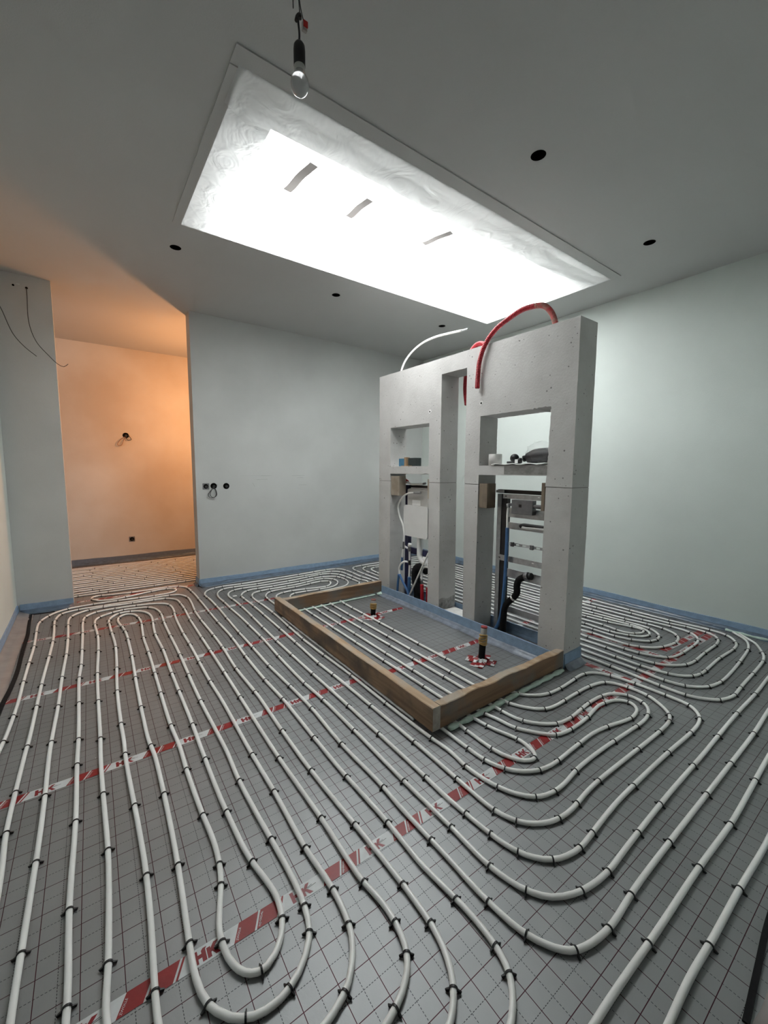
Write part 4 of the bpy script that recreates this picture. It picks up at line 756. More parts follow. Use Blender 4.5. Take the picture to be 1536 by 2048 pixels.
# scattered crumbs of white polystyrene
bm = bmesh.new()
for _ in range(90):
    x, y = RND.uniform(-.4, 4.2), RND.uniform(.4, 4.6)
    if 2.5 < x < 2.95 and 1.3 < y < 3.9: continue
    r = RND.uniform(.0012, .0028); c = Vector((x, y, r + .0012))
    vs = [bm.verts.new(c + Vector(p) * r) for p in ((1, 0, 0), (0, 1, 0), (-1, 0, 0), (0, -1, 0), (0, 0, 1), (0, 0, -1))]
    for a, b, cc in ((0, 1, 4), (1, 2, 4), (2, 3, 4), (3, 0, 4), (1, 0, 5), (2, 1, 5), (3, 2, 5), (0, 3, 5)): bm.faces.new((vs[a], vs[b], vs[cc]))
cr = tag(link('foam_crumbs', to_mesh(bm), M['paper']), 'tiny white foam crumbs scattered over the grey floor', 'debris'); cr['kind'] = 'stuff'

# ------------------------------------------------------------------ wooden formwork frame and its foam
def board(a, b, out, thick, h0, h1, m, seed, jag=0.003, base=0.0):
    """plank from a to b (outer face line), 'out' is the inward normal"""
    rnd = random.Random(seed); a, b, n = Vector((*a, 0)), Vector((*b, 0)), Vector((*out, 0))
    L = (b - a).length; k = int(L / 0.035); bm = bmesh.new(); rows = []
    ph = rnd.uniform(0, 6)
    for i in range(k + 1):
        t = i / k; p = a + (b - a) * t
        h = h0 + (h1 - h0) * t
        j1 = jag * math.sin(t * 23 + ph) + rnd.uniform(-jag, jag) * .6; j2 = jag * math.sin(t * 17 + ph * 2) + rnd.uniform(-jag, jag) * .6
        b0 = base + (rnd.uniform(0, .002))
        rows.append([bm.verts.new(p + Vector((0, 0, b0))), bm.verts.new(p + Vector((0, 0, h + j1 - .004))), bm.verts.new(p + n * .004 + Vector((0, 0, h + j1))),
                     bm.verts.new(p + n * (thick - .004) + Vector((0, 0, h + j2))), bm.verts.new(p + n * thick + Vector((0, 0, h + j2 - .004))), bm.verts.new(p + n * thick + Vector((0, 0, b0)))])
    for r0, r1 in zip(rows, rows[1:]):
        for q in range(6):
            f = bm.faces.new([r0[q], r1[q], r1[(q + 1) % 6], r0[(q + 1) % 6]])
            if q in (1, 2, 3): f.material_index = 2  # upper faces get the paler wood
    f = bm.faces.new(rows[0]); f.material_index = 1
    f = bm.faces.new(list(reversed(rows[-1]))); f.material_index = 1
    me = to_mesh(bm); me.materials.append(m); me.materials.append(M['wood_end']); me.materials.append(M['wood_top']); return me
fr = thing('formwork_frame', 'low brown wooden board frame on the floor in front of the concrete partition', 'wooden frame', (2.0, 2.6, 0))
part('board', board((1.393, 1.465), (1.428, 3.745), (1, 0), 0.054, 0.152, 0.146, M['wood_y'], 11, 0.0015, 0.0206), None, fr)['label'] = 'long left board with pale top edge'
part('board', board((1.449, 1.467), (2.632, 1.470), (0, 1), 0.052, 0.150, 0.135, M['wood_x'], 12, 0.004, 0.0206), None, fr)['label'] = 'front board with rough splintered top'
part('board', board((1.485, 3.692), (2.636, 3.694), (0, -1), 0.050, 0.142, 0.142, M['wood_x'], 13, 0.0025, 0.0206), None, fr)['label'] = 'rear board'

def foam_bead(pts, r, seed, flat=0.75):
    rnd = random.Random(seed); P = catmull(pts, 0.022); bm = bmesh.new()
    rad = [r * (0.75 + 0.5 * abs(math.sin(i * 0.55 + seed)) * rnd.uniform(.7, 1.2)) for i in range(len(P))]
    add_tube(bm, P, r, 8, lambda t, i: rad[i])
    for v in bm.verts:
        v.co.z = max(0.0006, v.co.z * flat); v.co += Vector((rnd.uniform(-1, 1), rnd.uniform(-1, 1), 0)) * r * .12
    return to_mesh(bm, True)
def foam(pts, r, seed, label): return tag(link('foam_bead', foam_bead(pts, r, seed), M['pu_foam']), label, 'expanding foam')
foam([(1.50, 1.450, .014), (1.70, 1.446, .014), (1.90, 1.444, .015), (2.10, 1.447, .014), (2.30, 1.450, .014), (2.50, 1.450, .014), (2.60, 1.450, .014)], 0.0155, 1, 'mint foam bead along the bottom of the front frame board')
foam([(1.50, 3.625, .010), (1.75, 3.618, .011), (2.0, 3.618, .012), (2.25, 3.618, .011), (2.53, 3.622, .010)], 0.0115, 2, 'mint foam bead along the inside of the rear frame board')
foam([(2.555, 3.610, .014), (2.575, 3.600, .020), (2.60, 3.597, .026)], 0.024, 3, 'lump of mint foam in the rear corner of the frame')
tag(link('film_strip', foam_bead([(1.398, 1.62, .008), (1.404, 2.1, .009), (1.410, 2.6, .008), (1.416, 3.1, .008), (1.424, 3.55, .007)], 0.0085, 5, 1.0), M['tape_white']),
    'whitish film strip squeezed under the long left frame board', 'film')
tag(link('foam_bead', foam_bead([(4.46, 0.72, .012), (4.44, 0.82, .012), (4.44, 0.93, .012), (4.455, 1.02, .010)], 0.016, 6), M['pu_foam']), 'mint foam where two pipes meet the right wall', 'expanding foam')

# ------------------------------------------------------------------ short pipe stubs standing inside the frame
def crumple(cx, cy, seed, label, w=0.11):
    rnd = random.Random(seed); t = thing('tape_patch', label, 'printed tape', (cx, cy, 0))
    for k in range(4):
        a = k * 1.571 + .45 + rnd.uniform(-.15, .15); L, hw = rnd.uniform(.085, .105), 0.046
        bm = bmesh.new(); c, s = math.cos(a), math.sin(a); G = []
        n = 7
        for i in range(n + 1):
            u = i / n * L + .012; row = []
            for j in (-1, -.33, .33, 1):
                row.append(bm.verts.new((cx + c * u - s * j * hw, cy + s * u + c * j * hw, 0.0016 + k * .0011 + 0.03 * max(0, 1 - u / .035) + rnd.uniform(0, .0035))))
            G.append(row)
        for i in range(n):
            for j in range(3):
                f = bm.faces.new([G[i][j], G[i][j + 1], G[i + 1][j + 1], G[i + 1][j]]); f.material_index = 1 if ((i + j + k) % 5 < 3) else 0
        # printed letters on the flat outer half
        for p in LET:
            q = []
            for x, y in p:
                u, v = (x - .043) * .8 + .035, (y - .024)
                q.append((cx + c * u - s * v, cy + s * u + c * v, 0.0072 + k * .0011))
            if k in (0, 3):
                f = bm.faces.new([bm.verts.new(v) for v in q]); f.material_index = 2
        me = to_mesh(bm); me.materials.append(M['tape_white']); me.materials.append(M['tape_red']); me.materials.append(M['tape_dark'])
        part('tape_piece', me, None, t)
crumple(2.262, 1.882, 5, 'crumpled red and white HK tape around the foot of the taller pipe stub')
crumple(2.134, 3.080, 6, 'crumpled red and white HK tape around the foot of the shorter pipe stub')
def stub(x, y, h, tilt, r, label, cap_m, seed):
    t = thing('pipe_stub', label, 'pipe stub', (x, y, 0))
    top = Vector((x + tilt, y, h)); base = Vector((x, y, 0.001)); d = (top - base)
    at = lambda f: base + d * f
    part('pipe_body', cyl(at(0), at(.96), r, r * 1.02, 20), M['grey_pipe'], t)
    part('black_tape', cyl(at(.03), at(.50), r * 1.05, r * 1.06, 20), M['rubber'], t)
    part('end_cap', cyl(at(.955), at(1.0), r * 1.04, r * .98, 20), cap_m, t)
    bm = bmesh.new(); rnd = random.Random(seed)
    for k in range(5):
        f = .52 + .055 * k
        add_tube(bm, [at(f + .03 * math.sin(a * 1.0 + k)) + Vector((math.cos(a), math.sin(a), 0)) * r * rnd.uniform(1.08, 1.22) for a in [2 * math.pi * i / 14 for i in range(15)]], 0.0065, 6)
    if seed == 1: add_tube(bm, catmull([at(.68) + Vector((-r, 0, 0)), at(.70) + Vector((-r * 1.9, -.004, .0)), at(.67) + Vector((-r * 2.3, -.008, -.006))], .006), 0.007, 6)
    part('packing_tape', to_mesh(bm, True), M['ptape'], t)
stub(2.266, 1.887, 0.256, 0.022, 0.0225, 'taller pipe stub with red cap and tan tape standing inside the frame', mat('dull_red_cap', (0.40, 0.05, 0.05), 0.5, noise=.2, nscale=30), 1)
stub(2.134, 3.084, 0.170, 0.006, 0.0225, 'shorter pipe stub wrapped in black and tan tape at the far end of the frame', mat('brown_red_cap', (0.30, 0.12, 0.10), 0.6, noise=.3, nscale=30), 2)
# ------------------------------------------------------------------ freestanding concrete partition
PX0, PX1 = 2.640, 2.858
ZJ, ZT = 1.267, 2.377
pw = thing('concrete_partition', 'freestanding grey concrete partition with openings and two shelf niches', 'partition', (2.75, 2.6, 0))
rnd = random.Random(21)
tfp = lambda u, v: (PX0, u, v)
thick = Vector((PX1 - PX0, 0, 0))
# lower pillars: each from the floor to the horizontal joint
for y0, y1, yb0, yb1 in ((1.473, 1.667, 1.473, 1.680), (2.285, 2.440, 2.288, 2.420), (2.741, 2.885, 2.725, 2.885), (3.500, 3.699, 3.500, 3.699)):
    lp = rough_loop([(yb0, 0.0), (yb1, 0.0), (y1, ZJ - .0026), (y0, ZJ - .0026)], 0.0012, 0.045, rnd)
    part('pillar', slab_with_holes([lp], tfp, thick), M['concrete'], pw)
# upper blocks above the joint, each with its niche, and the lintel over the passage slot
Lz0, Lz1 = 1.421, 1.822
right_out = rough_loop([(1.473, ZJ + .0026), (1.673, ZJ + .0026), (1.666, 1.345), (2.283, 1.345), (2.285, ZJ + .0026), (2.440, ZJ + .0026), (2.440, ZT), (1.473, ZT)], 0.0012, 0.05, rnd)
right_nic = rough_loop([(1.662, Lz0), (2.282, Lz0), (2.282, Lz1), (1.655, Lz1 + .004)], 0.0012, 0.014, rnd,
                       [(1.66, 1.822, 0.16, 0.0055), (1.66, 1.60, 0.12, 0.005), (1.66, 1.44, 0.06, 0.004)])
part('upper_block', slab_with_holes([right_out, right_nic], tfp, thick), M['concrete'], pw)
left_out = rough_loop([(2.741, ZJ + .0026), (2.885, ZJ + .0026), (2.893, 1.346), (3.500, 1.343), (3.500, ZJ + .0026), (3.699, ZJ + .0026), (3.699, ZT), (2.741, ZT)], 0.0012, 0.05, rnd, [(2.95, 1.346, .06, .006)])
left_nic = rough_loop([(2.896, Lz0), (3.497, Lz0), (3.497, Lz1), (2.896, Lz1)], 0.0012, 0.03, rnd, [(3.49, 1.46, .07, .005)])
part('upper_block', slab_with_holes([left_out, left_nic], tfp, thick), M['concrete'], pw)
part('lintel', slab_with_holes([rough_loop([(2.440, 2.237), (2.741, 2.237), (2.741, ZT), (2.440, ZT)], 0.0012, 0.04, rnd, [(2.46, 2.237, .05, .006)])], tfp, thick), M['concrete'], pw)
M['mortar'] = mat('dark_mortar', (0.22, 0.21, 0.20), 0.9)
bm = bmesh.new()
for y0, y1 in ((1.475, 1.670), (2.288, 2.438), (2.743, 2.884), (3.502, 3.697)): add_box(bm, PX0 + .004, PX1 - .004, y0, y1, ZJ - .0026, ZJ + .0026)
part('mortar_joint', to_mesh(bm), M['mortar'], pw)
# darker rough strip on the right shelf front, patches, dowel holes, nail
part('shelf_patch', box(PX0 - .0012, PX0 + .001, 1.664, 2.03, 1.352, 1.416), mat('dark_concrete', (0.27, 0.26, 0.25), 0.9, noise=.3, nscale=18, bump=.4, bscale=60), pw)
for y, z in ((2.891, 1.925), (2.277, 1.925)):
    bm = bmesh.new()
    add_cyl(bm, (PX0 - .0015, y, z), (PX0 + .001, y, z), .017, .019, 18)
    part('plug_ring', to_mesh(bm), mat('pale_filler', (0.66, 0.65, 0.64), .9), pw)
    part('dowel_hole', cyl((PX0 - .0022, y, z), (PX0 + .001, y, z), .0075, None, 14), M['hole'], pw)  # flat black disc painted as the hole's dark inside
part('nail', cyl((2.70, 2.54, ZT - .01), (2.70, 2.54, ZT + .030), .0022, None, 8), M['dark_steel'], pw)
part('base_ledge', box(PX0 + .02, PX1 - .01, 2.424, 2.722, 0.001, 0.060, 0.004), M['ledge'], pw)
# rough broken foot of the pillar beside the slot
bm = bmesh.new(); G = []
for i in range(12):
    row = []
    for j in range(7):
        edge = i in (0, 11) or j in (0, 6)
        row.append(bm.verts.new((2.645 + .208 * i / 11, 2.7265 - (0.0 if edge else RND.uniform(.001, .010)), .062 + (.105 + .008 * math.sin(i * .8)) * j / 6)))
    G.append(row)
for i in range(11):
    for j in range(6): bm.faces.new([G[i][j], G[i + 1][j], G[i + 1][j + 1], G[i][j + 1]])
part('broken_edge', to_mesh(bm), mat('broken_mortar', (0.36, 0.35, 0.34), 0.9, noise=.35, nscale=30), pw)

# blue edge strip across the partition's front inside the frame, on its end and behind it
def part_strip(name, a, b, n, top, foot, seed, label):
    o = edge_strip(name, a, b, n, top, foot, M['foam_blue'], M['film_pale'], seed, lift=0.008)
    del o['kind']; return tag(o, label, 'edge strip')
part_strip('edge_strip', (PX0 - .026, 1.53), (PX0 - .026, 3.60), (-1, 0), 0.108, 0.062, 31, 'blue foam edge strip along the partition inside the wooden frame')
part_strip('edge_strip', (PX0 + .0, 1.471), (PX1, 1.471), (0, -1), 0.105, 0.050, 32, 'blue foam wrap around the end of the partition by the frame corner')
part_strip('edge_strip', (PX1 + .002, 1.48), (PX1 + .002, 3.69), (1, 0), 0.100, 0.040, 33, 'blue foam edge strip along the rear side of the partition')

# ------------------------------------------------------------------ things hung on or left in the partition
def corrugated(pts, r, m, label, name='corrugated_hose', step=0.0028, cat='hose', amp=0.10, group=None):
    P = catmull(pts, step); bm = bmesh.new()
    add_tube(bm, P, r, 12, lambda t, i: r * (1 + amp * (1 if (i // 2) % 2 else -1)))
    return tag(link(name, to_mesh(bm), m), label, cat, group)
M['red_dusty'] = mat('dusty_red_sleeve', (0.50, 0.04, 0.05), 0.6, nscale=22, col2=(0.36, 0.22, 0.18), bump=.2, bscale=60)
h1 = corrugated([(2.604, 2.292, 2.040), (2.606, 2.291, 2.12), (2.604, 2.275, 2.25), (2.612, 2.225, 2.375), (2.655, 2.165, 2.475), (2.70, 2.085, 2.540), (2.72, 1.975, 2.580), (2.735, 1.88, 2.582)],
                0.0185, M['red_hose'], 'red corrugated hose arching over the partition top and hanging down its front')
_b = bmesh.new(); _P = catmull([(2.735, 1.881, 2.582), (2.745, 1.815, 2.565), (2.75, 1.760, 2.510), (2.75, 1.722, 2.425), (2.75, 1.715, ZT - .02)], .0028)
add_tube(_b, _P, .0187, 12, lambda t, i: .0187 * (1 + .1 * (1 if (i // 2) % 2 else -1)))
part('dusty_end', to_mesh(_b), M['red_dusty'], h1)['label'] = 'mortar-dusted brownish end of the hose'
corrugated([(2.80, 2.37, ZT - .02), (2.815, 2.395, 2.425), (2.84, 2.47, 2.475), (2.865, 2.555, 2.480), (2.882, 2.625, 2.440), (2.886, 2.668, 2.34), (2.886, 2.683, 2.22), (2.886, 2.685, 2.12), (2.882, 2.660, 1.98)],
           0.0185, M['red_hose'], 'shorter red corrugated hose looping down behind the passage slot')
wh = tag(link('hose', tube([(2.72, 3.43, ZT - .02), (2.72, 3.420, 2.415), (2.72, 3.362, 2.492), (2.72, 3.242, 2.565), (2.72, 3.091, 2.608), (2.72, 2.916, 2.618), (2.72, 2.753, 2.606), (2.72, 2.590, 2.590)], .0095, .02, 10), M['pipe']),
         'white plastic hose curving up from the left end of the partition top', 'hose')
part('hose_end', tube([(2.72, 2.592, 2.590), (2.72, 2.55, 2.586), (2.72, 2.515, 2.584)], .0075, .01, 10), M['steel'], wh)

# shelf things
sh = thing('pipe_offcut', 'short grey pipe offcut standing on the right niche shelf', 'pipe', (2.70, 2.178, Lz0))
bm = bmesh.new(); add_lathe(bm, [(.040, Lz0 + .0005), (.0525, Lz0 + .0005), (.0525, Lz0 + .092), (.0475, Lz0 + .093), (.0475, Lz0 + .004), (.040, Lz0 + .0005)], (2.715, 2.178), 28)
part('pipe_wall', to_mesh(bm, True), M['grey_plastic'], sh)
bm = bmesh.new(); G = []
for i in range(13):
    y = 2.15 - .48 * i / 12
    zz = Lz0 + .001 + .011 * abs(math.sin(i * .9)) * (0.5 + .5 * math.sin(i * 1.7)) + .003
    G.append([bm.verts.new((x, y, zz + (0.004 if x < 2.65 else 0))) for x in (2.630, 2.67, 2.73, 2.79)])
for i in range(12):
    for j in range(3): bm.faces.new([G[i][j], G[i + 1][j], G[i + 1][j + 1], G[i][j + 1]])
ps = tag(link('foam_sheet', to_mesh(bm, True), M['paper']), 'thin white foam sheet under the black parts on the right niche shelf', 'sheet')
md = ps.modifiers.new('thickness', 'SOLIDIFY'); md.thickness = 0.004; md.offset = -1
ZS = Lz0 + .016
ft = thing('pipe_fitting', 'black drain fitting with small white tag beside the bagged trap', 'fitting', (2.72, 1.98, ZS))
bm = bmesh.new()
bmesh.ops.create_uvsphere(bm, u_segments=18, v_segments=12, radius=.034, matrix=Matrix.Translation((2.70, 1.982, ZS + .040)))
part('fitting_head', to_mesh(bm, True), M['black'], ft)
part('fitting_body', tube([(2.70, 1.982, ZS + .018), (2.705, 1.955, ZS + .020), (2.71, 1.928, ZS + .020)], .0215, .012, 14), M['black'], ft)
part('fitting_spout', tube([(2.68, 2.035, ZS + .008), (2.69, 1.99, ZS + .010), (2.70, 1.95, ZS + .012)], .0085, .01, 10), M['black'], ft)
part('white_tag', box(2.660, 2.664, 1.925, 1.950, ZS + .001, ZS + .030), M['paper'], ft)
tr = thing('drain_trap', 'large black drain trap wrapped in clear plastic on the right niche shelf', 'drain trap', (2.75, 1.79, ZS))
part('trap_body', tube([(2.72, 1.885, ZS + .040), (2.74, 1.80, ZS + .056), (2.76, 1.70, ZS + .060)], .047, .015, 20, lambda t, i: .036 + .018 * min(1, t * 3)), M['black'], tr)
part('trap_mouth', tube([(2.712, 1.912, ZS + .034), (2.72, 1.885, ZS + .040)], .0235, .01, 18), M['rubber'], tr)
bm = bmesh.new(); bmesh.ops.create_icosphere(bm, subdivisions=3, radius=1.0)
rb = random.Random(4)
for v in bm.verts:
    k = 1 + .10 * math.sin(v.co.x * 9 + v.co.z * 7) * math.sin(v.co.y * 8 + 1) + rb.uniform(-.03, .03)
    v.co = Vector((2.745 + v.co.x * .078 * k, 1.785 + v.co.y * .115 * k, ZS + max(.0, .078 + v.co.z * .085 * k)))
part('plastic_bag', to_mesh(bm, True), M['bag'], tr)
bx = thing('carton', 'small open blue and brown carton on the left niche shelf', 'carton', (2.72, 3.27, Lz0))
part('carton_side', box(2.688, 2.692, 3.300, 3.412, Lz0 + .001, Lz0 + .080), M['card_blue'], bx)['label'] = 'blue printed carton side'
part('carton_flap', box(2.668, 2.712, 3.262, 3.300, Lz0 + .001, Lz0 + .092, .002), M['card'], bx)
part('carton_inside', box(2.690, 2.76, 3.140, 3.262, Lz0 + .001, Lz0 + .084, .002), M['card_dark'], bx)  # solid block painted near-black as the carton's shaded hollow
part('carton_bottom', box(2.662, 2.76, 3.20, 3.34, Lz0 + .0006, Lz0 + .006), M['card'], bx)

# wooden wedges clamped in the lower openings
def block(x0, x1, y0, y1, z0, z1, m, label): return tag(link('wood_block', box(x0, x1, y0, y1, z0, z1, .002), m), label, 'wood block', 'wood blocks wedged in the partition openings')
block(2.652, 2.742, 3.357, 3.4985, 1.115, 1.320, M['wood_pale'], 'pale wood block in the left opening beside the red plastic piece')
block(2.655, 2.72, 2.888, 2.925, 1.110, 1.296, M['wood_pale'], 'thin wood block on the inner side of the left opening')
block(2.652, 2.760, 2.200, 2.2835, 1.073, 1.275, M['wood_dark'], 'brown wood block in the right opening beside the steel bracket')
block(2.652, 2.72, 1.682, 1.708, 1.092, 1.295, M['wood_dark'], 'narrow brown wood strip at the right edge of the right opening')

# ------------------------------------------------------------------ toilet frame in the left opening
tf = thing('toilet_frame', 'built-in toilet frame with white cistern in the left partition opening', 'toilet frame', (2.79, 3.2, 0))
part('frame_post', box(2.785, 2.825, 3.355, 3.418, 0.001, 1.225, .004), M['navy'], tf)
part('frame_post', box(2.785, 2.825, 2.925, 2.985, 0.001, 1.225, .004), M['navy'], tf)
part('top_bar', box(2.790, 2.825, 2.985, 3.355, 1.196, 1.226, .003), M['black'], tf)
part('white_strip', box(2.783, 2.7895, 2.99, 3.322, 1.191, 1.201, .001), M['white_plastic'], tf)
part('lower_bar', box(2.800, 2.83, 2.985, 3.355, 0.49, 0.555, .003), M['navy'], tf)
part('cistern', box(2.752, 2.835, 3.005, 3.352, 0.70, 1.19, .022), M['grey_plastic'], tf)
part('label_sticker', box(2.7495, 2.7522, 3.13, 3.26, 1.02, 1.075), M['white_plastic'], tf)
bm = bmesh.new(); out = []
for (cy, cz, a0) in ((3.030, 1.002, -90), (3.030 + .32, 1.0, 0)): pass
def rrect(y0, y1, z0, z1, r, n=5, sag=0.0):
    o = []
    for cy, cz, a0 in ((y1 - r, z1 - r, 0), (y0 + r, z1 - r, 90), (y0 + r, z0 + r, 180), (y1 - r, z0 + r, 270)):
        for i in range(n + 1):
            a = math.radians(a0 + 90 * i / n); o.append((cy + r * math.cos(a), cz + r * math.sin(a)))
    return o
part('cistern_panel', slab_with_holes([rrect(3.003, 3.382, .69, 1.016, .028)], lambda u, v: (2.734, u, v), Vector((.016, 0, 0))), M['white_plastic'], tf)
part('flush_pipe', tube([(2.785, 3.17, .705), (2.785, 3.17, .55), (2.785, 3.165, .48), (2.79, 3.12, .435), (2.80, 3.06, .42)], .031, .02, 16), M['white_plastic'], tf)
part('pipe_elbow', tube([(2.80, 3.03, .40), (2.80, 3.09, .46), (2.80, 3.125, .46), (2.80, 3.13, .40)], .026, .015, 14), M['white_plastic'], tf)
part('waste_elbow', tube([(2.79, 3.06, .36), (2.79, 3.16, .372), (2.79, 3.225, .335), (2.79, 3.235, .24), (2.79, 3.20, .12), (2.79, 3.19, .004)], .046, .02, 16), M['rubber'], tf)
def hose_thing(label, pieces, name='water_hose'):
    """pieces: list of (part name, points, radius, material); first is the body"""
    t = thing(name, label, 'hose', tuple(Vector(pieces[0][1][0])))
    for nm, pts, r, m in pieces: part(nm, tube(pts, r, .012, 10), m, t)
    return t
def P2(x, l): return [(x, y, z) for y, z in l]
hose_thing('white hose looping in front of the cistern to a blue sleeve', [
    ('hose_body', P2(2.715, [(3.186, 1.153), (3.306, 1.134), (3.402, 1.076), (3.451, .993), (3.428, .896), (3.370, .803), (3.349, .717), (3.353, .620)]), .0095, M['pipe']),
    ('hose_nut', P2(2.715, [(3.09, 1.158), (3.14, 1.154), (3.192, 1.153)]), .0115, M['steel']),
    ('hose_valve', P2(2.715, [(3.353, .625), (3.355, .59), (3.357, .545)]), .0105, M['dark_steel']),
    ('hose_tail', P2(2.715, [(3.357, .548), (3.366, .50), (3.374, .450)]), .0095, M['pipe']),
    ('blue_sleeve', [(2.715, 3.374, .452), (2.73, 3.395, .40), (2.74, 3.412, .30)], .0125, M['blue_hose'])])
hose_thing('grey and white riser pipe with valve and thick blue sleeve in the left opening', [
    ('riser_pipe', P2(2.735, [(3.279, .56), (3.275, .46), (3.274, .37), (3.276, .25)]), .0105, M['pipe']),
    ('valve_arm', P2(2.735, [(3.375, .575), (3.33, .562), (3.28, .555)]), .0105, M['white_plastic']),
    ('valve_body', P2(2.735, [(3.279, .585), (3.279, .53)]), .0175, M['dark_steel']),
    ('white_cap', P2(2.735, [(3.279, .583), (3.272, .612)]), .0195, M['white_plastic']),
    ('tee_piece', P2(2.735, [(3.276, .435), (3.275, .385)]), .0165, M['black']),
    ('blue_sleeve', P2(2.735, [(3.276, .255), (3.278, .17), (3.284, .004)]), .0185, M['blue_hose'])], name='riser_pipe')
hose_thing('bent white hose splitting into two blue sleeves at the foot of the left opening', [
    ('hose_body', P2(2.715, [(3.280, .416), (3.335, .411), (3.395, .374), (3.423, .318), (3.416, .250)]), .0105, M['pipe']),
    ('blue_sleeve', P2(2.700, [(3.412, .258), (3.426, .16), (3.440, .004)]), .0125, M['blue_hose']),
    ('blue_sleeve', P2(2.708, [(3.408, .256), (3.350, .185), (3.275, .10), (3.24, .02)]), .0125, M['blue_hose'])])
hose_thing('thin white pipe leaning diagonally across the left opening', [('pipe_body', P2(2.700, [(2.945, .57), (3.032, .42), (3.131, .244), (3.235, .060), (3.262, .014)]), .0085, M['pipe'])], name='leaning_pipe')
hose_thing('white pipe bend running into a dark red sleeve at the left opening', [
    ('pipe_body', P2(2.722, [(2.97, .420), (3.030, .408), (3.061, .375), (3.063, .27)]), .0105, M['pipe']),
    ('coupling', P2(2.722, [(3.063, .275), (3.060, .22)]), .0125, M['dark_steel']),
    ('red_sleeve', P2(2.722, [(3.060, .225), (3.050, .004)]), .0185, M['red_hose'])])
hose_thing('second short dark red sleeve beside the pillar in the left opening', [('red_sleeve', P2(2.752, [(3.010, .20), (3.008, .10), (3.006, .004)]), .0145, M['red_hose']),
    ('hose_tail', P2(2.752, [(2.965, .245), (2.995, .25), (3.010, .195)]), .0085, M['pipe'])])
hose_thing('white hose from a red plastic holder above the cistern', [
    ('hose_body', P2(2.760, [(3.372, 1.262), (3.30, 1.236), (3.20, 1.2375), (3.145, 1.240), (3.10, 1.246)]), .0095, M['pipe']),
    ('hose_nut', P2(2.760, [(3.105, 1.245), (3.07, 1.250)]), .011, M['dark_steel']),
    ('red_holder', P2(2.766, [(3.47, 1.286), (3.42, 1.280), (3.362, 1.258)]), .020, M['red_plastic'])])

# ------------------------------------------------------------------ washbasin frame in the right opening
wf = thing('washbasin_frame', 'galvanised mounting frame with cross rails in the right partition opening', 'mounting frame', (2.79, 1.98, 0))
part('frame_post', box(2.775, 2.782, 2.150, 2.190, .02, 1.19, .001), M['steel'], wf)
part('post_web', box(2.782, 2.822, 2.096, 2.190, .004, 1.19, .001), M['black'], wf)
part('frame_post', box(2.775, 2.822, 1.69, 1.73, .004, 1.19, .001), M['steel'], wf)
part('top_bar', box(2.795, 2.835, 1.70, 2.205, 1.196, 1.226, .002), M['black'], wf)
part('cross_rail', box(2.766, 2.774, 1.70, 2.128, 1.156, 1.194, .001), M['steel'], wf)
for z0, z1, y1 in ((1.004, 1.080, 2.096), (.907, .962, 2.096), (.505, .575, 2.096), (.207, .258, 2.096)):
    part('cross_rail', box(2.796, 2.802, 1.73, y1, z0, z1, .001), M['steel'], wf)
part('cross_rail', box(2.768, 2.774, 1.70, 2.175, .638, .686, .001), M['steel'], wf)
lp = [(1.73, .773), (2.096, .773), (2.096, .796), (1.73, .796)]
hol = [rrect(2.04 - k * .062, 2.075 - k * .062, .7785, .7905, .005, 3) for k in range(5)]
part('perforated_rail', slab_with_holes([lp] + hol, lambda u, v: (2.797, u, v), Vector((.004, 0, 0))), M['steel'], wf)
for y in (2.04, 1.86): part('rail_clamp', box(2.782, 2.797, y - .014, y + .014, .766, .802, .002), M['dark_steel'], wf)
for y, z in ((2.10, 1.175), (1.80, 1.180), (2.145, .662), (1.83, .668)): part('rail_slot', box(2.7645 if z > 1 else 2.7665, 2.767, y - .008, y + .008, z - .004, z + .004), M['white_plastic'] if y < 2.0 else M['black'], wf)
cb = part('control_box', box(2.745, 2.795, 1.838, 2.028, 1.040, 1.152, .004), M['dark_steel'], wf)
part('box_slot', box(2.7435, 2.7455, 1.935, 1.96, 1.095, 1.118), M['black'], cb)
part('valve', tube([(2.765, 2.028, 1.112), (2.765, 2.052, 1.110), (2.760, 2.075, 1.106)], .012, .01, 12), M['dark_steel'], wf)
part('valve', tube([(2.765, 1.838, 1.11), (2.765, 1.80, 1.108), (2.77, 1.74, 1.108)], .016, .01, 12), M['dark_steel'], wf)
part('water_pipe', tube([(2.762, 1.93, .936), (2.758, 1.905, .934), (2.758, 1.85, .936), (2.758, 1.735, .940)], .0115, .01, 12), M['grey_plastic'], wf)
part('black_valve', tube([(2.785, 1.965, .940), (2.783, 1.94, .950), (2.783, 1.86, .952), (2.783, 1.735, .952)], .016, .01, 12), M['black'], wf)
part('steel_bracket', box(2.765, 2.772, 2.122, 2.200, 1.200, 1.222, .001), M['steel'], wf)
hose_thing('long blue hose with a white upper end running down the right opening', [
    ('blue_sleeve', P2(2.735, [(2.052, .925), (2.052, .82), (2.054, .676), (2.059, .493), (2.070, .320), (2.090, .165), (2.135, .055), (2.18, .014)]), .0145, M['blue_hose']),
    ('hose_end', P2(2.735, [(2.050, 1.09), (2.054, 1.04), (2.052, .915)]), .0098, M['pipe']),
    ('hose_nut', P2(2.735, [(2.058, 1.118), (2.051, 1.085)]), .0115, M['steel'])])
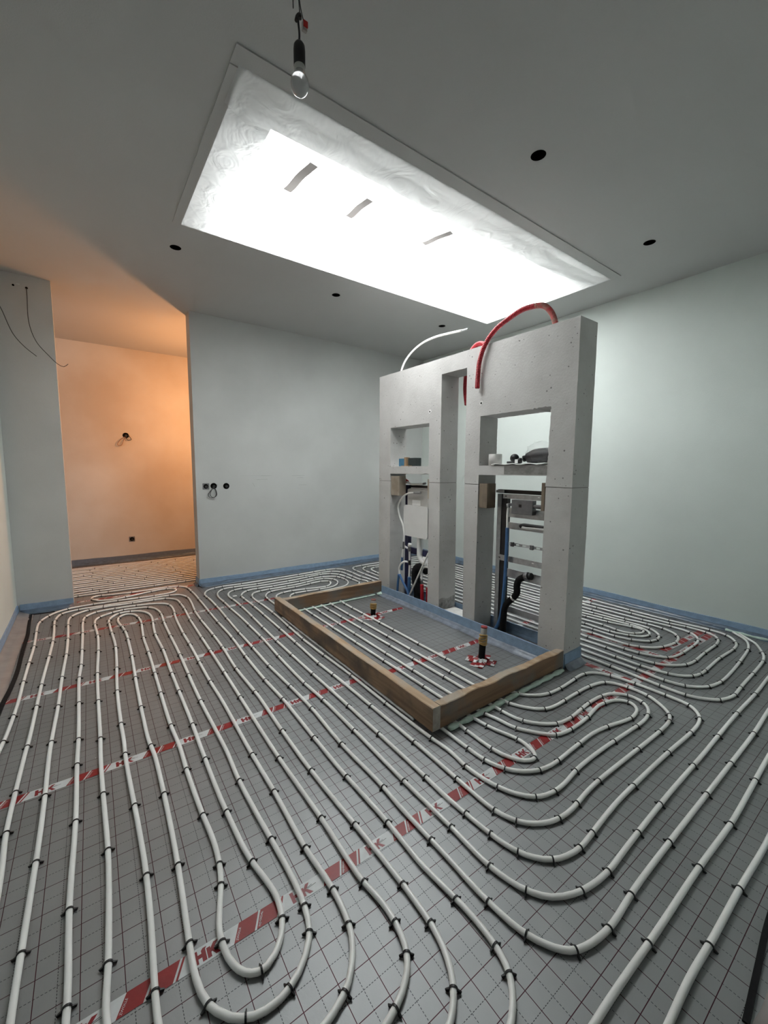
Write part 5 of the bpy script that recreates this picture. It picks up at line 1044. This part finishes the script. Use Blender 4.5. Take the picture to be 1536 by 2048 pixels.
wp = hose_thing('black bent waste pipe rising in the right opening', [
    ('waste_pipe_body', P2(2.745, [(1.885, .550), (1.93, .520), (1.948, .468), (1.946, .410), (1.975, .363), (2.020, .317), (2.058, .255), (2.066, .165), (2.070, .004)]), .026, M['rubber']),
    ('pipe_clamp', P2(2.745, [(1.875, .556), (1.845, .565)]), .034, M['dark_steel']),
    ('pipe_mouth', P2(2.745, [(1.846, .565), (1.820, .570)]), .027, M['black']),
    ('pipe_label', P2(2.745, [(1.972, .366), (1.984, .354)]), .0266, M['white_plastic'])], name='waste_pipe')

# ------------------------------------------------------------------ wall sockets and loose cables
def socket(x, z, wall_y, r, label, plate=True, loops=(), cat='socket box'):
    t = thing('socket_box', label, cat, (x, wall_y, z))
    if plate:
        part('plate', slab_with_holes([rrect(x - r * 1.05, x + r * 1.05, z - r * 1.05, z + r * 1.05, .004, 2), [(x + r * .8 * math.cos(a), z + r * .8 * math.sin(a)) for a in [2 * math.pi * i / 20 for i in range(20)]]],
             lambda u, v: (u, wall_y - .005, v), Vector((0, .005, 0))), M['dark_steel'], t)
    bm = bmesh.new(); n = 24
    add_cyl(bm, (x, wall_y - .0035, z), (x, wall_y + .0005, z), r * (.82 if plate else 1.0), None, n)  # flat disc coloured as the dark depth of the box
    part('box_mouth', to_mesh(bm), M['hole'], t)
    part('box_insert', cyl((x + .004, wall_y - .0055, z - .004), (x + .004, wall_y - .003, z - .004), r * .45, None, 14), M['black'], t)
    for pts, rr, m in loops: part('cable_loop', tube(pts, rr, .01, 8), m, t)
    return t
yb = YB - .008
socket(1.147, 1.181, YB, .034, 'square grey-framed socket box on the back wall, left of the cable loop')
socket(1.234, 1.184, YB, .036, 'round socket hole with a dark cable loop hanging on the back wall', False, [
    ([(1.235, yb, 1.165), (1.19, yb - .012, 1.125), (1.165, yb - .018, 1.080), (1.185, yb - .018, 1.052), (1.225, yb - .018, 1.050), (1.258, yb - .016, 1.075), (1.258, yb - .012, 1.12), (1.245, yb, 1.162)], .0042, M['wire']),
    ([(1.222, yb, 1.165), (1.195, yb - .010, 1.115), (1.186, yb - .016, 1.080), (1.202, yb - .018, 1.056), (1.232, yb - .018, 1.052), (1.252, yb - .016, 1.08), (1.25, yb - .010, 1.13), (1.24, yb, 1.16)], .0036, M['wire'])])
socket(1.378, 1.182, YB, .036, 'plain round dark hole in the back wall, right of the cable loop', False, cat='wall hole')
yo = YF - .008
socket(.535, 1.872, YF, .040, 'upper socket hole with tangled cable on the orange-lit wall', False, [
    ([(.52, yo, 1.85), (.46, yo - .02, 1.80), (.425, yo - .025, 1.74), (.435, yo - .025, 1.72), (.47, yo - .025, 1.725), (.50, yo - .02, 1.79), (.53, yo, 1.845)], .0045, M['wire_brown']),
    ([(.565, yo, 1.88), (.585, yo - .02, 1.845), (.60, yo - .02, 1.815), (.585, yo - .02, 1.805), (.55, yo - .02, 1.808), (.545, yo, 1.845)], .0045, M['wire'])])
socket(.538, .324, YF, .036, 'square socket box low on the orange-lit wall')
ys = YB - .004
def stub_cable(pts, hole, label):
    t = thing('loose_cable', label, 'cable', (hole[0], YB, hole[1]))
    part('cable_hole', cyl((hole[0], YB - .0018, hole[1]), (hole[0], YB + .0005, hole[1]), .010, None, 14), M['hole'], t)
    part('cable', tube([(x, y, z) for x, y, z in pts], .0030, .02, 8), M['wire'], t)
stub_cable([(-.326, ys, 3.016), (-.325, ys - .02, 2.945), (-.325, ys - .03, 2.70), (-.282, ys - .04, 2.542), (-.200, ys - .05, 2.43), (-.140, ys - .05, 2.365), (-.095, ys - .05, 2.345), (-.060, ys - .05, 2.375)], (-.326, 3.019),
           'dark cable hanging from a hole near the ceiling at the doorway edge')
stub_cable([(-.555, ys, 2.93), (-.535, ys - .02, 2.86), (-.505, ys - .03, 2.78), (-.441, ys - .03, 2.585), (-.372, ys - .03, 2.489), (-.290, ys - .03, 2.414)], (-.555, 2.935),
           'dark cable hanging at the far left of the grey wall stub')
hl = thing('wall_hole', 'small empty cable hole high on the grey wall stub', 'wall hole', (-.417, YB, 3.022))
part('hole_mouth', cyl((-.417, YB - .0018, 3.022), (-.417, YB + .0005, 3.022), .009, None, 14), M['hole'], hl)
part('hole_edge', lathe([(0.0, 3.0)] * 2, (0, 0)) if False else box(-.395, -.372, YB - .0012, YB + .0004, 3.034, 3.044), M['plaster'], hl)

# ------------------------------------------------------------------ bare bulb hanging from the ceiling
bx_, by_ = 0.706, 1.490
pl = thing('hanging_bulb', 'bare unlit bulb in a black socket hanging on a cable from the ceiling', 'light bulb', (bx_, by_, 2.72))
zb = 2.722
part('glass_bulb', lathe([(0, zb), (.014, zb + .002), (.024, zb + .009), (.0310, zb + .021), (.0332, zb + .035), (.0310, zb + .049), (.0255, zb + .061), (.0190, zb + .072), (.0155, zb + .080), (.0150, zb + .090), (0, zb + .090)], (bx_, by_), 28), M['bulb'], pl)
part('bulb_base', lathe([(0, zb + .078), (.0195, zb + .078), (.0195, zb + .110), (0, zb + .110)], (bx_, by_), 24), M['grey_plastic'], pl)
part('socket', lathe([(.0175, zb + .094), (.0205, zb + .094), (.0208, zb + .145), (.0195, zb + .160), (.0130, zb + .170), (.0055, zb + .174), (0, zb + .174)], (bx_, by_), 24), M['black'], pl)
part('cable', tube([(bx_, by_, zb + .170), (bx_ + .001, by_, zb + .200), (bx_ - .002, by_, zb + .230), (bx_ - .004, by_, zb + .252)], .0038, .008, 8), M['black'], pl)
part('cable_knot', tube([(bx_ - .010, by_, zb + .235), (bx_ - .006, by_, zb + .250), (bx_ + .003, by_, zb + .262), (bx_ + .004, by_, zb + .250)], .0065, .006, 8), M['black'], pl)
part('wire', tube([(bx_ + .004, by_, zb + .262), (bx_ + .001, by_, zb + .30), (bx_ - .001, by_ + .002, zb + .35), (bx_, by_, ZC - .0005)], .0020, .02, 6), M['wire'], pl)
part('wire', tube([(bx_ + .020, by_, zb + .245), (bx_ + .010, by_, zb + .275), (bx_ + .003, by_, zb + .31), (bx_ + .004, by_, ZC - .0005)], .0018, .02, 6), M['wire'], pl)
part('wire', tube([(bx_ - .021, by_, zb + .268), (bx_ - .022, by_, zb + .33), (bx_ - .020, by_, ZC - .0005)], .0020, .03, 6), M['wire'], pl)
cn = part('wire_connector', box(bx_ + .012, bx_ + .030, by_ - .006, by_ + .006, zb + .218, zb + .246, .002), mat('clear_grey_plastic', (.35, .32, .30), .3), pl)
part('connector_lever', box(bx_ + .014, bx_ + .031, by_ - .009, by_ - .004, zb + .228, zb + .248, .001), M['red_plastic'], cn)

# warm work lamp hanging in the next room, out of sight behind the back wall
LX, LY, LZ = 1.46, 5.82, 2.25
lamp = thing('work_lamp', 'warm bare lamp bulb hanging in the room beyond the doorway', 'lamp', (LX, LY, LZ))
part('glowing_bulb', lathe([(0, LZ - .045), (.018, LZ - .038), (.030, LZ - .015), (.030, LZ + .008), (.018, LZ + .035), (0, LZ + .037)], (LX, LY), 20), M['lit_bulb'], lamp)
part('lamp_socket', lathe([(0, LZ + .03), (.020, LZ + .032), (.020, LZ + .09), (0, LZ + .10)], (LX, LY), 18), M['black'], lamp)
part('lamp_cable', tube([(LX, LY, LZ + .09), (LX, LY, LZ + .4), (LX, LY, ZC - .0005)], .004, .1, 8), M['wire'], lamp)
ld_ = bpy.data.lights.new('lamp_light', 'POINT'); ld_.energy = LAMP_W; ld_.color = LAMP_C; ld_.shadow_soft_size = 0.045
lo = bpy.data.objects.new('lamp_light', ld_); COL.objects.link(lo); lo.parent = lamp; lo.location = (0, 0, -0.09)
